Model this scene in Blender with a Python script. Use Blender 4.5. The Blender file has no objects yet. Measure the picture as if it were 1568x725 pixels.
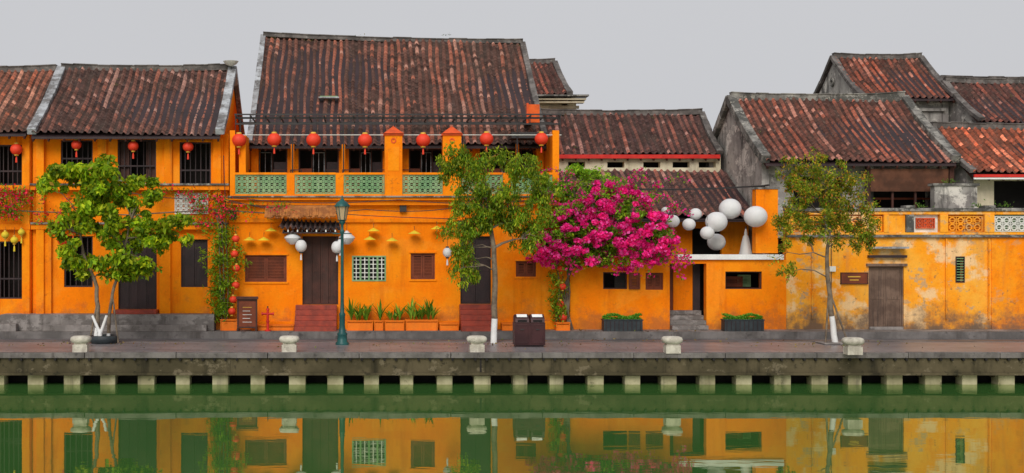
import bpy, math, random
import numpy as np
from mathutils import Vector
random.seed(7); rng=np.random.default_rng(7)
R=math.radians
scene=bpy.context.scene
# ------------------------------------------------------------------ survey scale (metres)
# facade line is y=0, camera stands 40 m south of it on the other bank; z=0 = quay paving
def X(p,y=0.0): return (p-550)*(40+y)/1840
def Z(q,y=0.0): return 2.97+(375-q)*(40+y)/1840
WATER=-0.875
# ------------------------------------------------------------------ materials
def newmat(name):
    m=bpy.data.materials.new(name); m.use_nodes=True
    nt=m.node_tree; b=nt.nodes['Principled BSDF']; return m,nt,b
def N(nt,t,**kw):
    n=nt.nodes.new(t)
    for k,v in kw.items(): setattr(n,k,v)
    return n
def mix(nt,fac,a,b,mode='MIX'):
    n=nt.nodes.new('ShaderNodeMix'); n.data_type='RGBA'; n.blend_type=mode
    for s,v in ((n.inputs[0],fac),(n.inputs[6],a),(n.inputs[7],b)):
        if isinstance(v,(int,float)): s.default_value=v
        elif isinstance(v,tuple): s.default_value=(v[0],v[1],v[2],1)
        else: nt.links.new(v,s)
    return n.outputs[2]
def noise(nt,co,scale,detail=4,rough=.6,sc=None):
    if sc:
        mp=N(nt,'ShaderNodeMapping'); mp.inputs['Scale'].default_value=sc
        nt.links.new(co,mp.inputs['Vector']); co=mp.outputs[0]
    n=N(nt,'ShaderNodeTexNoise'); n.inputs['Scale'].default_value=scale
    n.inputs['Detail'].default_value=detail; n.inputs['Roughness'].default_value=rough
    nt.links.new(co,n.inputs['Vector']); return n.outputs['Fac']
def rng_map(nt,v,a,b,c=0.0,d=1.0):
    n=N(nt,'ShaderNodeMapRange'); n.interpolation_type='SMOOTHSTEP'
    nt.links.new(v,n.inputs[0])
    for i,x in enumerate((a,b,c,d)): n.inputs[i+1].default_value=x
    return n.outputs[0]
def mul(nt,a,b):
    n=N(nt,'ShaderNodeMath',operation='MULTIPLY')
    for s,v in zip(n.inputs,(a,b)):
        if isinstance(v,(int,float)): s.default_value=v
        else: nt.links.new(v,s)
    return n.outputs[0]
def pmat(name,c1,c2=None,scale=1.0,streak=0.0,streakcol=(.05,.04,.035),patch=0.0,patchcol=(.6,.5,.35),patch_lo=.55,pscale=None,
         grime=0.0,grimecol=(.12,.09,.06),gz=(0.1,1.1),rough=.85,bump=.25,bscale=30,spec=.3,sscale=(2.2,2.2,.25),spots=0.0,spotcol=(.1,.07,.05),blotch=0.0,blotchcol=(.5,.1,.01),fade=0.0,fadecol=(.8,.5,.2)):
    m,nt,b=newmat(name); c2=c2 or tuple(x*.75 for x in c1)
    g=N(nt,'ShaderNodeNewGeometry'); P=g.outputs['Position']
    col=mix(nt,rng_map(nt,noise(nt,P,scale,4),.38,.62),c1,c2)
    if blotch>0:
        f=rng_map(nt,noise(nt,P,1.7,5,.7),.48,.66); col=mix(nt,mul(nt,f,blotch),col,blotchcol)
    if fade>0:
        f=rng_map(nt,noise(nt,P,.55,5,.65,(1.3,1.3,1.6)),.52,.60); col=mix(nt,mul(nt,f,fade),col,fadecol)
    if patch>0:
        f=rng_map(nt,noise(nt,P,pscale or scale*.9,6,.72,(1,1,1.4)),patch_lo,patch_lo+.05)
        col=mix(nt,mul(nt,f,patch),col,patchcol)
    if streak>0:
        f=rng_map(nt,noise(nt,P,1.0,5,.7,sscale),.5,.7)
        col=mix(nt,mul(nt,f,streak),col,streakcol)
    if spots>0:
        f=rng_map(nt,noise(nt,P,4.5,5,.75),.58,.66); col=mix(nt,mul(nt,f,spots),col,spotcol)
    if grime>0:
        s=N(nt,'ShaderNodeSeparateXYZ'); nt.links.new(P,s.inputs[0])
        a=N(nt,'ShaderNodeMath',operation='MULTIPLY_ADD')
        nt.links.new(noise(nt,P,1.5,6,.7),a.inputs[0]); a.inputs[1].default_value=-3.4; nt.links.new(s.outputs[2],a.inputs[2])
        f=rng_map(nt,a.outputs[0],gz[0]-1.7,gz[1]-1.7,1,0)
        col=mix(nt,mul(nt,f,grime),col,grimecol)
    fine=noise(nt,P,14,3,.7)
    col=mix(nt,.35,col,mix(nt,fine,(.6,.6,.6),(1.4,1.4,1.4)),'MULTIPLY')
    nt.links.new(col,b.inputs['Base Color'])
    b.inputs['Roughness'].default_value=rough; b.inputs['Specular IOR Level'].default_value=spec
    bp=N(nt,'ShaderNodeBump'); bp.inputs['Strength'].default_value=bump; bp.inputs['Distance'].default_value=.02
    nt.links.new(noise(nt,P,bscale,3,.7),bp.inputs['Height']); nt.links.new(bp.outputs[0],b.inputs['Normal'])
    return m
M={}
M['orange']=pmat('orange_plaster',(.95,.225,.002),(.93,.28,.006),.5,streak=.4,streakcol=(.58,.11,.006),grime=.65,grimecol=(.36,.12,.04),gz=(.1,1.0),blotch=.35,blotchcol=(.80,.15,.003),spots=.3,spotcol=(.40,.12,.02),spec=.12,fade=.25,fadecol=(.95,.38,.04))
M['orangetrim']=pmat('orange_trim_plaster',(.95,.27,.006),(.88,.21,.004),1.0,streak=.55,streakcol=(.30,.10,.03),spots=.35,spotcol=(.2,.07,.02),spec=.12)
M['weather']=pmat('weathered_yellow_plaster',(.95,.34,.012),(.92,.42,.045),.8,streak=.35,streakcol=(.45,.25,.11),patch=.85,patchcol=(.50,.34,.19),patch_lo=.555,pscale=1.1,grime=.95,grimecol=(.15,.10,.07),gz=(.0,1.15),spots=.8,spotcol=(.26,.15,.07),blotch=.55,blotchcol=(.86,.22,.008),spec=.12,fade=.8,fadecol=(.84,.60,.33))
M['weather2']=pmat('weathered_orange_plaster',(.95,.25,.004),(.92,.33,.015),.7,streak=.4,streakcol=(.5,.18,.05),patch=.6,patchcol=(.60,.30,.12),patch_lo=.56,pscale=1.1,grime=.9,grimecol=(.2,.11,.07),gz=(.0,1.1),spots=.7,spotcol=(.3,.13,.05),blotch=.4,spec=.12,fade=.4,fadecol=(.88,.45,.12))
M['mould']=pmat('mouldy_coping_plaster',(.30,.285,.26),(.14,.13,.12),1.6,streak=.85,streakcol=(.04,.037,.035),patch=.8,patchcol=(.05,.05,.045),patch_lo=.48,spots=.6,spotcol=(.5,.47,.4))
M['greygable']=pmat('grey_gable_plaster',(.40,.38,.35),(.22,.2,.19),.9,streak=.9,streakcol=(.045,.042,.04),patch=.8,patchcol=(.70,.66,.60),patch_lo=.53,sscale=(1.8,1.8,.35),spots=.8,spotcol=(.05,.045,.04))
M['cream']=pmat('cream_plaster',(.76,.68,.5),(.62,.54,.38),.8,streak=.5,streakcol=(.2,.17,.13))
M['ridge']=pmat('ridge_mortar',(.18,.16,.15),(.09,.08,.075),1.8,streak=.5,patch=.5,patchcol=(.045,.04,.038),patch_lo=.5,spots=.45,spotcol=(.4,.38,.35))
M['verge']=pmat('verge_mortar_pale',(.46,.48,.51),(.26,.26,.27),1.6,streak=.7,patch=.7,patchcol=(.10,.09,.085),patch_lo=.51,spots=.6,spotcol=(.07,.06,.06))
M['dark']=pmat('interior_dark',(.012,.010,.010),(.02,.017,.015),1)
M['wood']=pmat('dark_brown_wood',(.075,.026,.018),(.045,.018,.013),2,streak=.3,rough=.6,bump=.2)
M['shutter']=pmat('red_brown_shutter',(.21,.048,.018),(.15,.035,.014),2,streak=.35,streakcol=(.05,.02,.01),rough=.6)
M['black']=pmat('near_black_wood',(.028,.018,.020),(.042,.024,.026),2,rough=.55)
M['greywood']=pmat('weathered_door_wood',(.20,.13,.095),(.12,.075,.055),1.5,streak=.7,streakcol=(.05,.035,.03),sscale=(14,14,.6))
M['greentile']=pmat('green_glazed_block',(.17,.33,.15),(.28,.42,.21),2,streak=.45,streakcol=(.05,.07,.05),rough=.5)
M['whiteblock']=pmat('white_vent_block',(.75,.75,.70),(.6,.6,.56),2)
M['white']=pmat('white_paint',(.82,.82,.81),(.72,.72,.71),2,streak=.25,streakcol=(.4,.38,.33),bump=.1)
M['asphalt']=pmat('wet_asphalt',(.105,.10,.108),(.14,.135,.142),.35,rough=.42,bump=.3,bscale=60,patch=.6,patchcol=(.058,.056,.062),patch_lo=.5,spec=.5,sscale=(.25,2.5,1),streak=.45,streakcol=(.21,.20,.205))
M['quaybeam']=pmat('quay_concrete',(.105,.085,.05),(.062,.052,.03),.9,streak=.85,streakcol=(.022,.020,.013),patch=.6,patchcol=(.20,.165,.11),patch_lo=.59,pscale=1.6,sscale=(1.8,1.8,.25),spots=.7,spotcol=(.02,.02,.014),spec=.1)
M['quaylip']=pmat('quay_edge_stone',(.19,.172,.165),(.115,.105,.10),1.4,streak=.6,spots=.6,spotcol=(.045,.04,.04),spec=.2)
M['block']=pmat('pile_cap_concrete',(.46,.42,.27),(.30,.27,.16),1.5,streak=.5,spots=.6,spotcol=(.08,.08,.04))
M['stone']=pmat('bollard_stone',(.60,.56,.48),(.44,.40,.34),4,streak=.5,streakcol=(.18,.16,.13),bump=.6,bscale=25,spots=.45,spotcol=(.12,.11,.09))
M['plinth']=pmat('plinth_stone',(.30,.27,.255),(.18,.16,.15),1.4,streak=.5,patch=.6,patchcol=(.10,.088,.08),patch_lo=.5,pscale=1.8,spots=.5,spotcol=(.07,.06,.05))
M['redstep']=pmat('red_tiled_step',(.36,.06,.035),(.24,.045,.03),3,rough=.6,streak=.3)
M['maroon']=pmat('maroon_bin_paint',(.055,.018,.02),(.035,.012,.014),2,rough=.4,bump=.05)
M['lampgreen']=pmat('dark_green_iron',(.018,.10,.095),(.012,.07,.07),2,rough=.4,bump=.05)
M['red']=pmat('red_paint',(.62,.03,.02),(.5,.02,.015),3,rough=.5,bump=.05)
M['gold']=pmat('gold_trim',(.75,.45,.06),(.6,.33,.04),3,rough=.45,bump=.05)
M['hat']=pmat('yellow_hat_straw',(.78,.58,.03),(.62,.5,.04),5,rough=.7)
M['bark']=pmat('tree_bark',(.22,.17,.12),(.12,.09,.065),4,bump=.8,streak=.4)
M['thatch']=pmat('thatch_straw',(.50,.19,.05),(.30,.11,.035),3,streak=.5,sscale=(12,12,1),streakcol=(.12,.05,.02),bump=.9)
M['bamboo']=pmat('bamboo_blind',(.20,.085,.05),(.12,.055,.035),2,streak=.4)
M['planter']=pmat('dark_planter',(.035,.045,.05),(.025,.03,.035),3,rough=.5)
M['oplanter']=pmat('orange_planter',(.92,.22,.01),(.85,.19,.008),2,rough=.7,streak=.3,streakcol=(.3,.1,.03))
M['metal']=pmat('dark_metal',(.03,.028,.03),(.045,.04,.04),3,rough=.5,bump=.1)
M['cap']=pmat('terracotta_cap',(.74,.10,.025),(.56,.08,.025),4)
M['orangeplaque']=pmat('rust_panel',(.75,.12,.02),(.55,.09,.02),3)
def fabric(name,c,tr=.35,rough=.6):
    m,nt,b=newmat(name); out=nt.nodes['Material Output']
    g=N(nt,'ShaderNodeNewGeometry'); col=mix(nt,noise(nt,g.outputs['Position'],9,3),c,tuple(x*.85 for x in c))
    nt.links.new(col,b.inputs['Base Color']); b.inputs['Roughness'].default_value=rough
    t=N(nt,'ShaderNodeBsdfTranslucent'); nt.links.new(col,t.inputs[0])
    ms=N(nt,'ShaderNodeMixShader'); ms.inputs[0].default_value=tr
    nt.links.new(b.outputs[0],ms.inputs[1]); nt.links.new(t.outputs[0],ms.inputs[2]); nt.links.new(ms.outputs[0],out.inputs[0])
    return m
M['redsilk']=fabric('red_lantern_silk',(.95,.06,.018),.15); M['whitesilk']=fabric('white_lantern_paper',(.88,.88,.89),.2)
M['canvas']=fabric('white_canvas',(.80,.79,.77),.2)
def attrmat(name,kind):
    m,nt,b=newmat(name); out=nt.nodes['Material Output']
    a=N(nt,'ShaderNodeAttribute'); a.attribute_name='Col'
    g=N(nt,'ShaderNodeNewGeometry'); P=g.outputs['Position']
    if kind=='leaf':
        nt.links.new(a.outputs['Color'],b.inputs['Base Color']); b.inputs['Roughness'].default_value=.5
        b.inputs['Specular IOR Level'].default_value=.2
        t=N(nt,'ShaderNodeBsdfTranslucent'); nt.links.new(a.outputs['Color'],t.inputs[0])
        ms=N(nt,'ShaderNodeMixShader'); ms.inputs[0].default_value=.35
        nt.links.new(b.outputs[0],ms.inputs[1]); nt.links.new(t.outputs[0],ms.inputs[2]); nt.links.new(ms.outputs[0],out.inputs[0])
    else:
        col=mix(nt,mul(nt,rng_map(nt,noise(nt,P,7,4,.75),.5,.7),.7),a.outputs['Color'],(.055,.042,.038))
        col=mix(nt,mul(nt,rng_map(nt,noise(nt,P,1.0,5,.72,(1.6,.6,.6)),.47,.64),.6),col,(.075,.055,.047))
        col=mix(nt,mul(nt,rng_map(nt,noise(nt,P,10,3,.7),.58,.70),.4),col,(.38,.26,.21))
        nt.links.new(col,b.inputs['Base Color']); b.inputs['Roughness'].default_value=.85; b.inputs['Specular IOR Level'].default_value=.15
        bp=N(nt,'ShaderNodeBump'); bp.inputs['Strength'].default_value=.5; bp.inputs['Distance'].default_value=.02
        nt.links.new(noise(nt,P,25,3,.7),bp.inputs['Height']); nt.links.new(bp.outputs[0],b.inputs['Normal'])
    return m
M['leaf']=attrmat('leaf_foliage','leaf'); M['tile']=attrmat('clay_roof_tile','tile')
def paving():
    m,nt,b=newmat('promenade_paving'); g=N(nt,'ShaderNodeNewGeometry'); P=g.outputs['Position']
    br=N(nt,'ShaderNodeTexBrick'); nt.links.new(P,br.inputs['Vector']); br.inputs['Scale'].default_value=1.0
    br.inputs['Color1'].default_value=(.235,.215,.222,1); br.inputs['Color2'].default_value=(.185,.17,.178,1); br.inputs['Mortar'].default_value=(.10,.092,.095,1)
    br.inputs['Mortar Size'].default_value=.012; br.inputs['Brick Width'].default_value=.6; br.inputs['Row Height'].default_value=.4
    col=mix(nt,mul(nt,rng_map(nt,noise(nt,P,.7,5,.7,(.5,1.5,1)),.45,.62),.6),br.outputs['Color'],(.115,.105,.112))
    nt.links.new(col,b.inputs['Base Color']); b.inputs['Roughness'].default_value=.4
    return m
M['paving']=paving()
def water():
    m,nt,b=newmat('river_water'); out=nt.nodes['Material Output']; nt.nodes.remove(b)
    g=N(nt,'ShaderNodeNewGeometry'); P=g.outputs['Position']
    n1=noise(nt,P,1.0,3,.5,(.35,1.0,1)); n2=noise(nt,P,1.0,2,.5,(2.2,5,1))
    ad=N(nt,'ShaderNodeMath',operation='MULTIPLY_ADD'); nt.links.new(n2,ad.inputs[0]); ad.inputs[1].default_value=.12; nt.links.new(n1,ad.inputs[2])
    bp=N(nt,'ShaderNodeBump'); bp.inputs['Strength'].default_value=.028; bp.inputs['Distance'].default_value=.12
    nt.links.new(ad.outputs[0],bp.inputs['Height'])
    gl=N(nt,'ShaderNodeBsdfGlossy'); gl.inputs['Roughness'].default_value=.02; gl.inputs['Color'].default_value=(.98,1.0,.78,1)
    df=N(nt,'ShaderNodeBsdfDiffuse'); nt.links.new(mix(nt,noise(nt,P,.15,3),(.035,.115,.030),(.055,.15,.030)),df.inputs['Color'])
    fr=N(nt,'ShaderNodeFresnel'); fr.inputs['IOR'].default_value=3.0
    nt.links.new(bp.outputs[0],gl.inputs['Normal'])
    ms=N(nt,'ShaderNodeMixShader'); nt.links.new(fr.outputs[0],ms.inputs[0]); nt.links.new(df.outputs[0],ms.inputs[1]); nt.links.new(gl.outputs[0],ms.inputs[2])
    nt.links.new(ms.outputs[0],out.inputs[0]); return m
M['water']=water()
def glass():
    m,nt,b=newmat('lamp_glass'); b.inputs['Base Color'].default_value=(.55,.42,.25,1); b.inputs['Roughness'].default_value=.15; b.inputs['Alpha'].default_value=.75
    return m
M['glass']=glass()
# ------------------------------------------------------------------ mesh builder
def link(o,parent=None):
    scene.collection.objects.link(o)
    if parent: o.parent=parent
    return o
def empty(name,loc=(0,0,0)):
    e=bpy.data.objects.new(name,None); e.empty_display_size=.3; scene.collection.objects.link(e); return e
class MB:
    def __init__(s): s.v=[];s.f=[];s.m=[];s.sm=[];s.mats=[]
    def add(s,vs,fs,mat,smooth=False):
        o=len(s.v); s.v+= [tuple(v) for v in vs]; mm=M[mat]
        if mm not in s.mats: s.mats.append(mm)
        k=s.mats.index(mm)
        for f in fs: s.f.append(tuple(i+o for i in f)); s.m.append(k); s.sm.append(smooth)
    def box(s,x0,x1,y0,y1,z0,z1,mat):
        if x0>x1:x0,x1=x1,x0
        if y0>y1:y0,y1=y1,y0
        if z0>z1:z0,z1=z1,z0
        s.add([(x0,y0,z0),(x1,y0,z0),(x1,y1,z0),(x0,y1,z0),(x0,y0,z1),(x1,y0,z1),(x1,y1,z1),(x0,y1,z1)],
          [(0,3,2,1),(4,5,6,7),(0,1,5,4),(1,2,6,5),(2,3,7,6),(3,0,4,7)],mat)
    def prism_x(s,x0,x1,poly,mat):
        n=len(poly); vs=[(x0,y,z) for y,z in poly]+[(x1,y,z) for y,z in poly]
        fs=[tuple(range(n)),tuple(range(2*n-1,n-1,-1))]+[(i,(i+1)%n,(i+1)%n+n,i+n) for i in range(n)]
        s.add(vs,fs,mat)
    def beam(s,p0,p1,w,h,mat):
        p0=Vector(p0);p1=Vector(p1);d=(p1-p0).normalized()
        up=Vector((0,0,1)) if abs(d.z)<.95 else Vector((0,1,0))
        a=d.cross(up).normalized()*w/2; b=a.cross(d).normalized()*h/2
        vs=[p+sa*a+sb*b for p in (p0,p1) for sa,sb in ((-1,-1),(1,-1),(1,1),(-1,1))]
        s.add(vs,[(3,2,1,0),(4,5,6,7),(0,1,5,4),(1,2,6,5),(2,3,7,6),(3,0,4,7)],mat)
    def cyl(s,p0,p1,r0,r1,mat,n=8,smooth=True):
        p0=Vector(p0);p1=Vector(p1);d=(p1-p0)
        if d.length<1e-6:return
        d.normalize(); up=Vector((0,0,1)) if abs(d.z)<.9 else Vector((1,0,0))
        a=d.cross(up).normalized(); b=a.cross(d)
        vs=[]
        for p,r in ((p0,r0),(p1,r1)):
            for i in range(n):
                t=2*math.pi*i/n; vs.append(p+a*math.cos(t)*r+b*math.sin(t)*r)
        s.add(vs,[(i,(i+1)%n,(i+1)%n+n,i+n) for i in range(n)],mat,smooth)
        s.add(vs,[tuple(range(n-1,-1,-1)),tuple(range(n,2*n))],mat)
    def tube(s,pts,rad,mat,n=7):
        pts=[Vector(p) for p in pts]; vs=[]
        for i,p in enumerate(pts):
            d=(pts[min(i+1,len(pts)-1)]-pts[max(i-1,0)]).normalized()
            up=Vector((0,1,0)) if abs(d.y)<.9 else Vector((1,0,0))
            a=d.cross(up).normalized(); b=a.cross(d); r=rad[i] if isinstance(rad,(list,tuple)) else rad
            for k in range(n):
                t=2*math.pi*k/n; vs.append(p+a*math.cos(t)*r+b*math.sin(t)*r)
        fs=[(j*n+i,j*n+(i+1)%n,(j+1)*n+(i+1)%n,(j+1)*n+i) for j in range(len(pts)-1) for i in range(n)]
        s.add(vs,fs,mat,True)
    def lathe(s,c,prof,mat,n=16,rib=0.0,sx=1,sy=1,smooth=True):
        vs=[];cx,cy,cz=c
        for r,z in prof:
            for i in range(n):
                t=2*math.pi*i/n; rr=r*(1-(rib if i%2 else 0)); vs.append((cx+rr*math.cos(t)*sx,cy+rr*math.sin(t)*sy,cz+z))
        k=len(prof)
        fs=[(j*n+i,j*n+(i+1)%n,(j+1)*n+(i+1)%n,(j+1)*n+i) for j in range(k-1) for i in range(n)]
        s.add(vs,fs,mat,smooth)
        s.add(vs[:n],[tuple(range(n-1,-1,-1))],mat); s.add(vs[-n:],[tuple(range(n))],mat)
    def ring(s,x,z,y,ro,ri,th,mat,n=10):
        vs=[]
        for yy in (y,y+th):
            for r in (ro,ri):
                for i in range(n):
                    t=2*math.pi*(i+.5)/n; vs.append((x+r*math.cos(t),yy,z+r*math.sin(t)))
        fs=[]
        for i in range(n):
            j=(i+1)%n
            fs+=[(i,j,n+j,n+i),(2*n+i,3*n+i,3*n+j,2*n+j),(n+i,n+j,3*n+j,3*n+i),(i,2*n+i,2*n+j,j)]
        s.add(vs,fs,mat)
    def wall(s,x0,x1,z0,z1,y,th,ops,mat,rmat=None):
        rmat=rmat or mat
        ops=[(max(a,x0),min(b,x1),max(c,z0),min(d,z1)) for a,b,c,d in ops]
        xs=sorted({x0,x1,*[o[0] for o in ops],*[o[1] for o in ops]}); zs=sorted({z0,z1,*[o[2] for o in ops],*[o[3] for o in ops]})
        for i in range(len(xs)-1):
            for j in range(len(zs)-1):
                cx=(xs[i]+xs[i+1])/2; cz=(zs[j]+zs[j+1])/2
                if any(o[0]<cx<o[1] and o[2]<cz<o[3] for o in ops): continue
                a,b,c,d=xs[i],xs[i+1],zs[j],zs[j+1]
                s.add([(a,y,c),(b,y,c),(b,y,d),(a,y,d)],[(0,1,2,3)],mat)
                s.add([(a,y+th,c),(b,y+th,c),(b,y+th,d),(a,y+th,d)],[(3,2,1,0)],mat)
        for (a,b,c,d),inn in [((x0,x1,z0,z1),0)]+[(o,1) for o in ops]:
            vs=[(a,y,c),(b,y,c),(b,y,d),(a,y,d),(a,y+th,c),(b,y+th,c),(b,y+th,d),(a,y+th,d)]
            s.add(vs,[(0,4,5,1),(1,5,6,2),(2,6,7,3),(3,7,4,0)],rmat)
    def frame(s,x0,x1,z0,z1,y0,y1,w,mat):
        s.box(x0,x0+w,y0,y1,z0,z1,mat); s.box(x1-w,x1,y0,y1,z0,z1,mat)
        s.box(x0+w,x1-w,y0,y1,z0,z0+w,mat); s.box(x0+w,x1-w,y0,y1,z1-w,z1,mat)
    def shutter(s,x0,x1,z0,z1,y,mat,leaves=2,slats=True):
        s.frame(x0,x1,z0,z1,y,y+.08,.045,mat)
        w=(x1-x0-.09)/leaves
        for k in range(leaves):
            a=x0+.045+k*w+.006; b=a+w-.012
            s.frame(a,b,z0+.05,z1-.05,y+.02,y+.06,.05,mat)
            if slats:
                z=z0+.11
                while z<z1-.12:
                    s.beam((a+.05,y+.04,z),(b-.05,y+.04,z),.035,.008,mat); 
                    s.box(a+.05,b-.05,y+.045,y+.05,z,z+.034,mat); z+=.05
            else:
                s.box(a+.05,b-.05,y+.035,y+.05,z0+.1,z1-.1,mat)
                nn=max(2,int((b-a)/.14))
                for q in range(1,nn): s.box(a+(b-a)*q/nn-.008,a+(b-a)*q/nn+.008,y+.028,y+.034,z0+.1,z1-.1,mat)
                s.box(a+.05,b-.05,y+.022,y+.034,(z0+z1)/2-.04,(z0+z1)/2+.04,mat)
    def darkwin(s,x0,x1,z0,z1,y,mat='wood',bars=4,rail=True):
        s.frame(x0,x1,z0,z1,y,y+.08,.05,mat)
        for k in range(1,bars): 
            xx=x0+(x1-x0)*k/bars; s.box(xx-.014,xx+.014,y+.02,y+.05,z0+.05,z1-.05,mat)
        if rail:
            zz=z0+(z1-z0)*.35; s.box(x0+.05,x1-.05,y+.005,y+.06,zz-.025,zz+.025,mat)
    def lattice(s,x0,x1,z0,z1,y,cell,mat,th=.06,fr=.03):
        s.frame(x0,x1,z0,z1,y-.005,y+th+.005,fr,mat)
        nx=max(1,round((x1-x0-2*fr)/cell)); nz=max(1,round((z1-z0-2*fr)/cell)); cx=(x1-x0-2*fr)/nx; cz=(z1-z0-2*fr)/nz
        for i in range(nx):
            for j in range(nz):
                c=min(cx,cz); xx=x0+fr+cx*(i+.5); zz=z0+fr+cz*(j+.5)
                s.ring(xx,zz,y+.002,c*.5,c*.33,th-.004,mat,8)
                s.beam((xx-c*.33,y+th/2,zz),(xx+c*.33,y+th/2,zz),th*.5,.02,mat)
        for i in range(1,nx): s.box(x0+fr+cx*i-.012,x0+fr+cx*i+.012,y+.008,y+th-.008,z0+fr,z1-fr,mat)
        for j in range(1,nz): s.box(x0+fr,x1-fr,y+.01,y+th-.01,z0+fr+cz*j-.012,z0+fr+cz*j+.012,mat)
    def build(s,name,parent=None,bevel=0):
        me=bpy.data.meshes.new(name); me.from_pydata(s.v,[],s.f)
        for m in s.mats: me.materials.append(m)
        me.polygons.foreach_set('material_index',s.m); me.polygons.foreach_set('use_smooth',s.sm); me.update()
        o=link(bpy.data.objects.new(name,me),parent)
        if bevel:
            b=o.modifiers.new('b','BEVEL'); b.width=bevel; b.segments=2; b.limit_method='ANGLE'
        return o
def npmesh(name,V,F,colF,mat,parent=None):
    me=bpy.data.meshes.new(name); me.vertices.add(len(V)); me.vertices.foreach_set('co',V.astype(np.float32).ravel())
    me.loops.add(F.size); me.loops.foreach_set('vertex_index',F.astype(np.int32).ravel())
    k=F.shape[1]; me.polygons.add(len(F)); me.polygons.foreach_set('loop_start',np.arange(0,F.size,k,dtype=np.int32))
    me.update(calc_edges=True)
    a=me.color_attributes.new('Col','FLOAT_COLOR','CORNER')
    c=np.ones((F.size,4),np.float32); c[:,:3]=np.repeat(colF,k,axis=0); a.data.foreach_set('color',c.ravel())
    me.materials.append(M[mat]); me.validate()
    return link(bpy.data.objects.new(name,me),parent)
# ------------------------------------------------------------------ roofs
def tiles(parent,P00,P10,P01,P11,pitch=.25,course=.21,tint=(1,1,1),seed=0,name='roof_tiles'):
    r=np.random.default_rng(seed+11)
    P00,P10,P01,P11=[np.array(p,float) for p in (P00,P10,P01,P11)]
    W=np.linalg.norm(P10-P00); L=np.linalg.norm(P01-P00)
    nc=max(2,round(W/pitch)); nr=max(2,round(L/course))
    n=np.cross(P10-P00,P01-P00); n/=np.linalg.norm(n)
    if n[2]<0:n=-n
    px=np.array([0,.1,.24,.40,.54,.77]); ph=np.array([-.01,.045,.07,.045,-.01,-.025])
    hc=r.normal(0,.010,nc)
    u=((np.arange(nc)[:,None]+px[None,:]+r.normal(0,.03,nc)[:,None]).ravel()); u=np.append(u,nc)/nc; u[0]=0
    h=np.append((ph[None,:]+hc[:,None]).ravel(),0.0)
    v=np.repeat(np.arange(nr+1),2)[1:-1]/nr; lift=np.tile([.025,0.0],nr)
    jv=r.normal(0,.009,(len(v),nc)); 
    UU,VV=np.meshgrid(u,v)
    jj=np.concatenate([np.repeat(jv,6,axis=1),jv[:,:1]],axis=1)
    wav=.045*np.sin(UU*W*.7+seed)+.03*np.sin(VV*L*1.1+UU*W*.35+seed)-.10*np.sin(VV*math.pi)*(L/7)
    H=h[None,:]+lift[:,None]+jj+wav
    A=P00[None,None]*((1-UU)*(1-VV))[...,None]+P10*((UU)*(1-VV))[...,None]+P01*((1-UU)*VV)[...,None]+P11*(UU*VV)[...,None]
    uu=(P10-P00)/W
    A=A+n*H[...,None]+uu*(.025*np.sin(VV*L*1.7+UU*W*3))[...,None]
    V=A.reshape(-1,3); nx=len(u); ny=len(v)
    ii,jj2=np.meshgrid(np.arange(nx-1),np.arange(ny-1)); b=(jj2*nx+ii).ravel()
    F=np.stack([b,b+1,b+nx+1,b+nx],1)
    ci=(ii.ravel()//6); ri=(jj2.ravel()//2); k=ii.ravel()%6; cover=(k<4)
    riser=(jj2.ravel()%2==1)
    colcol=r.choice(5,nc,p=[.24,.32,.25,.13,.06]); tc=r.random((nr+1,nc)); tt=r.random((nr+1,nc))
    base=np.array([(.115,.064,.054),(.175,.085,.067),(.25,.112,.085),(.37,.140,.095),(.44,.24,.19)])
    seg=(np.arange(nr+1)[:,None]+r.integers(0,40,nc)[None,:])//9; run=(np.sin(seg*12.9+np.arange(nc)[None,:]*78.2)*43758.5)%1
    cc=colcol[None,:]*np.ones((nr+1,1),int); cc=np.where(run<.25,(run*20).astype(int)%5,cc)
    idx=np.where(tt[ri,ci]<.18,(tc[ri,ci]*5).astype(int)%5,cc[ri,ci])
    col=base[idx]*(.75+.55*tc[ri,ci])[:,None]
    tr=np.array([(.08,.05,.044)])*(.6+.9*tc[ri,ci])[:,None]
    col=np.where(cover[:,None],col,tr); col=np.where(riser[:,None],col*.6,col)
    col=col*np.array(tint)
    return npmesh(name,V,F,col,'tile',parent)
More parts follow.
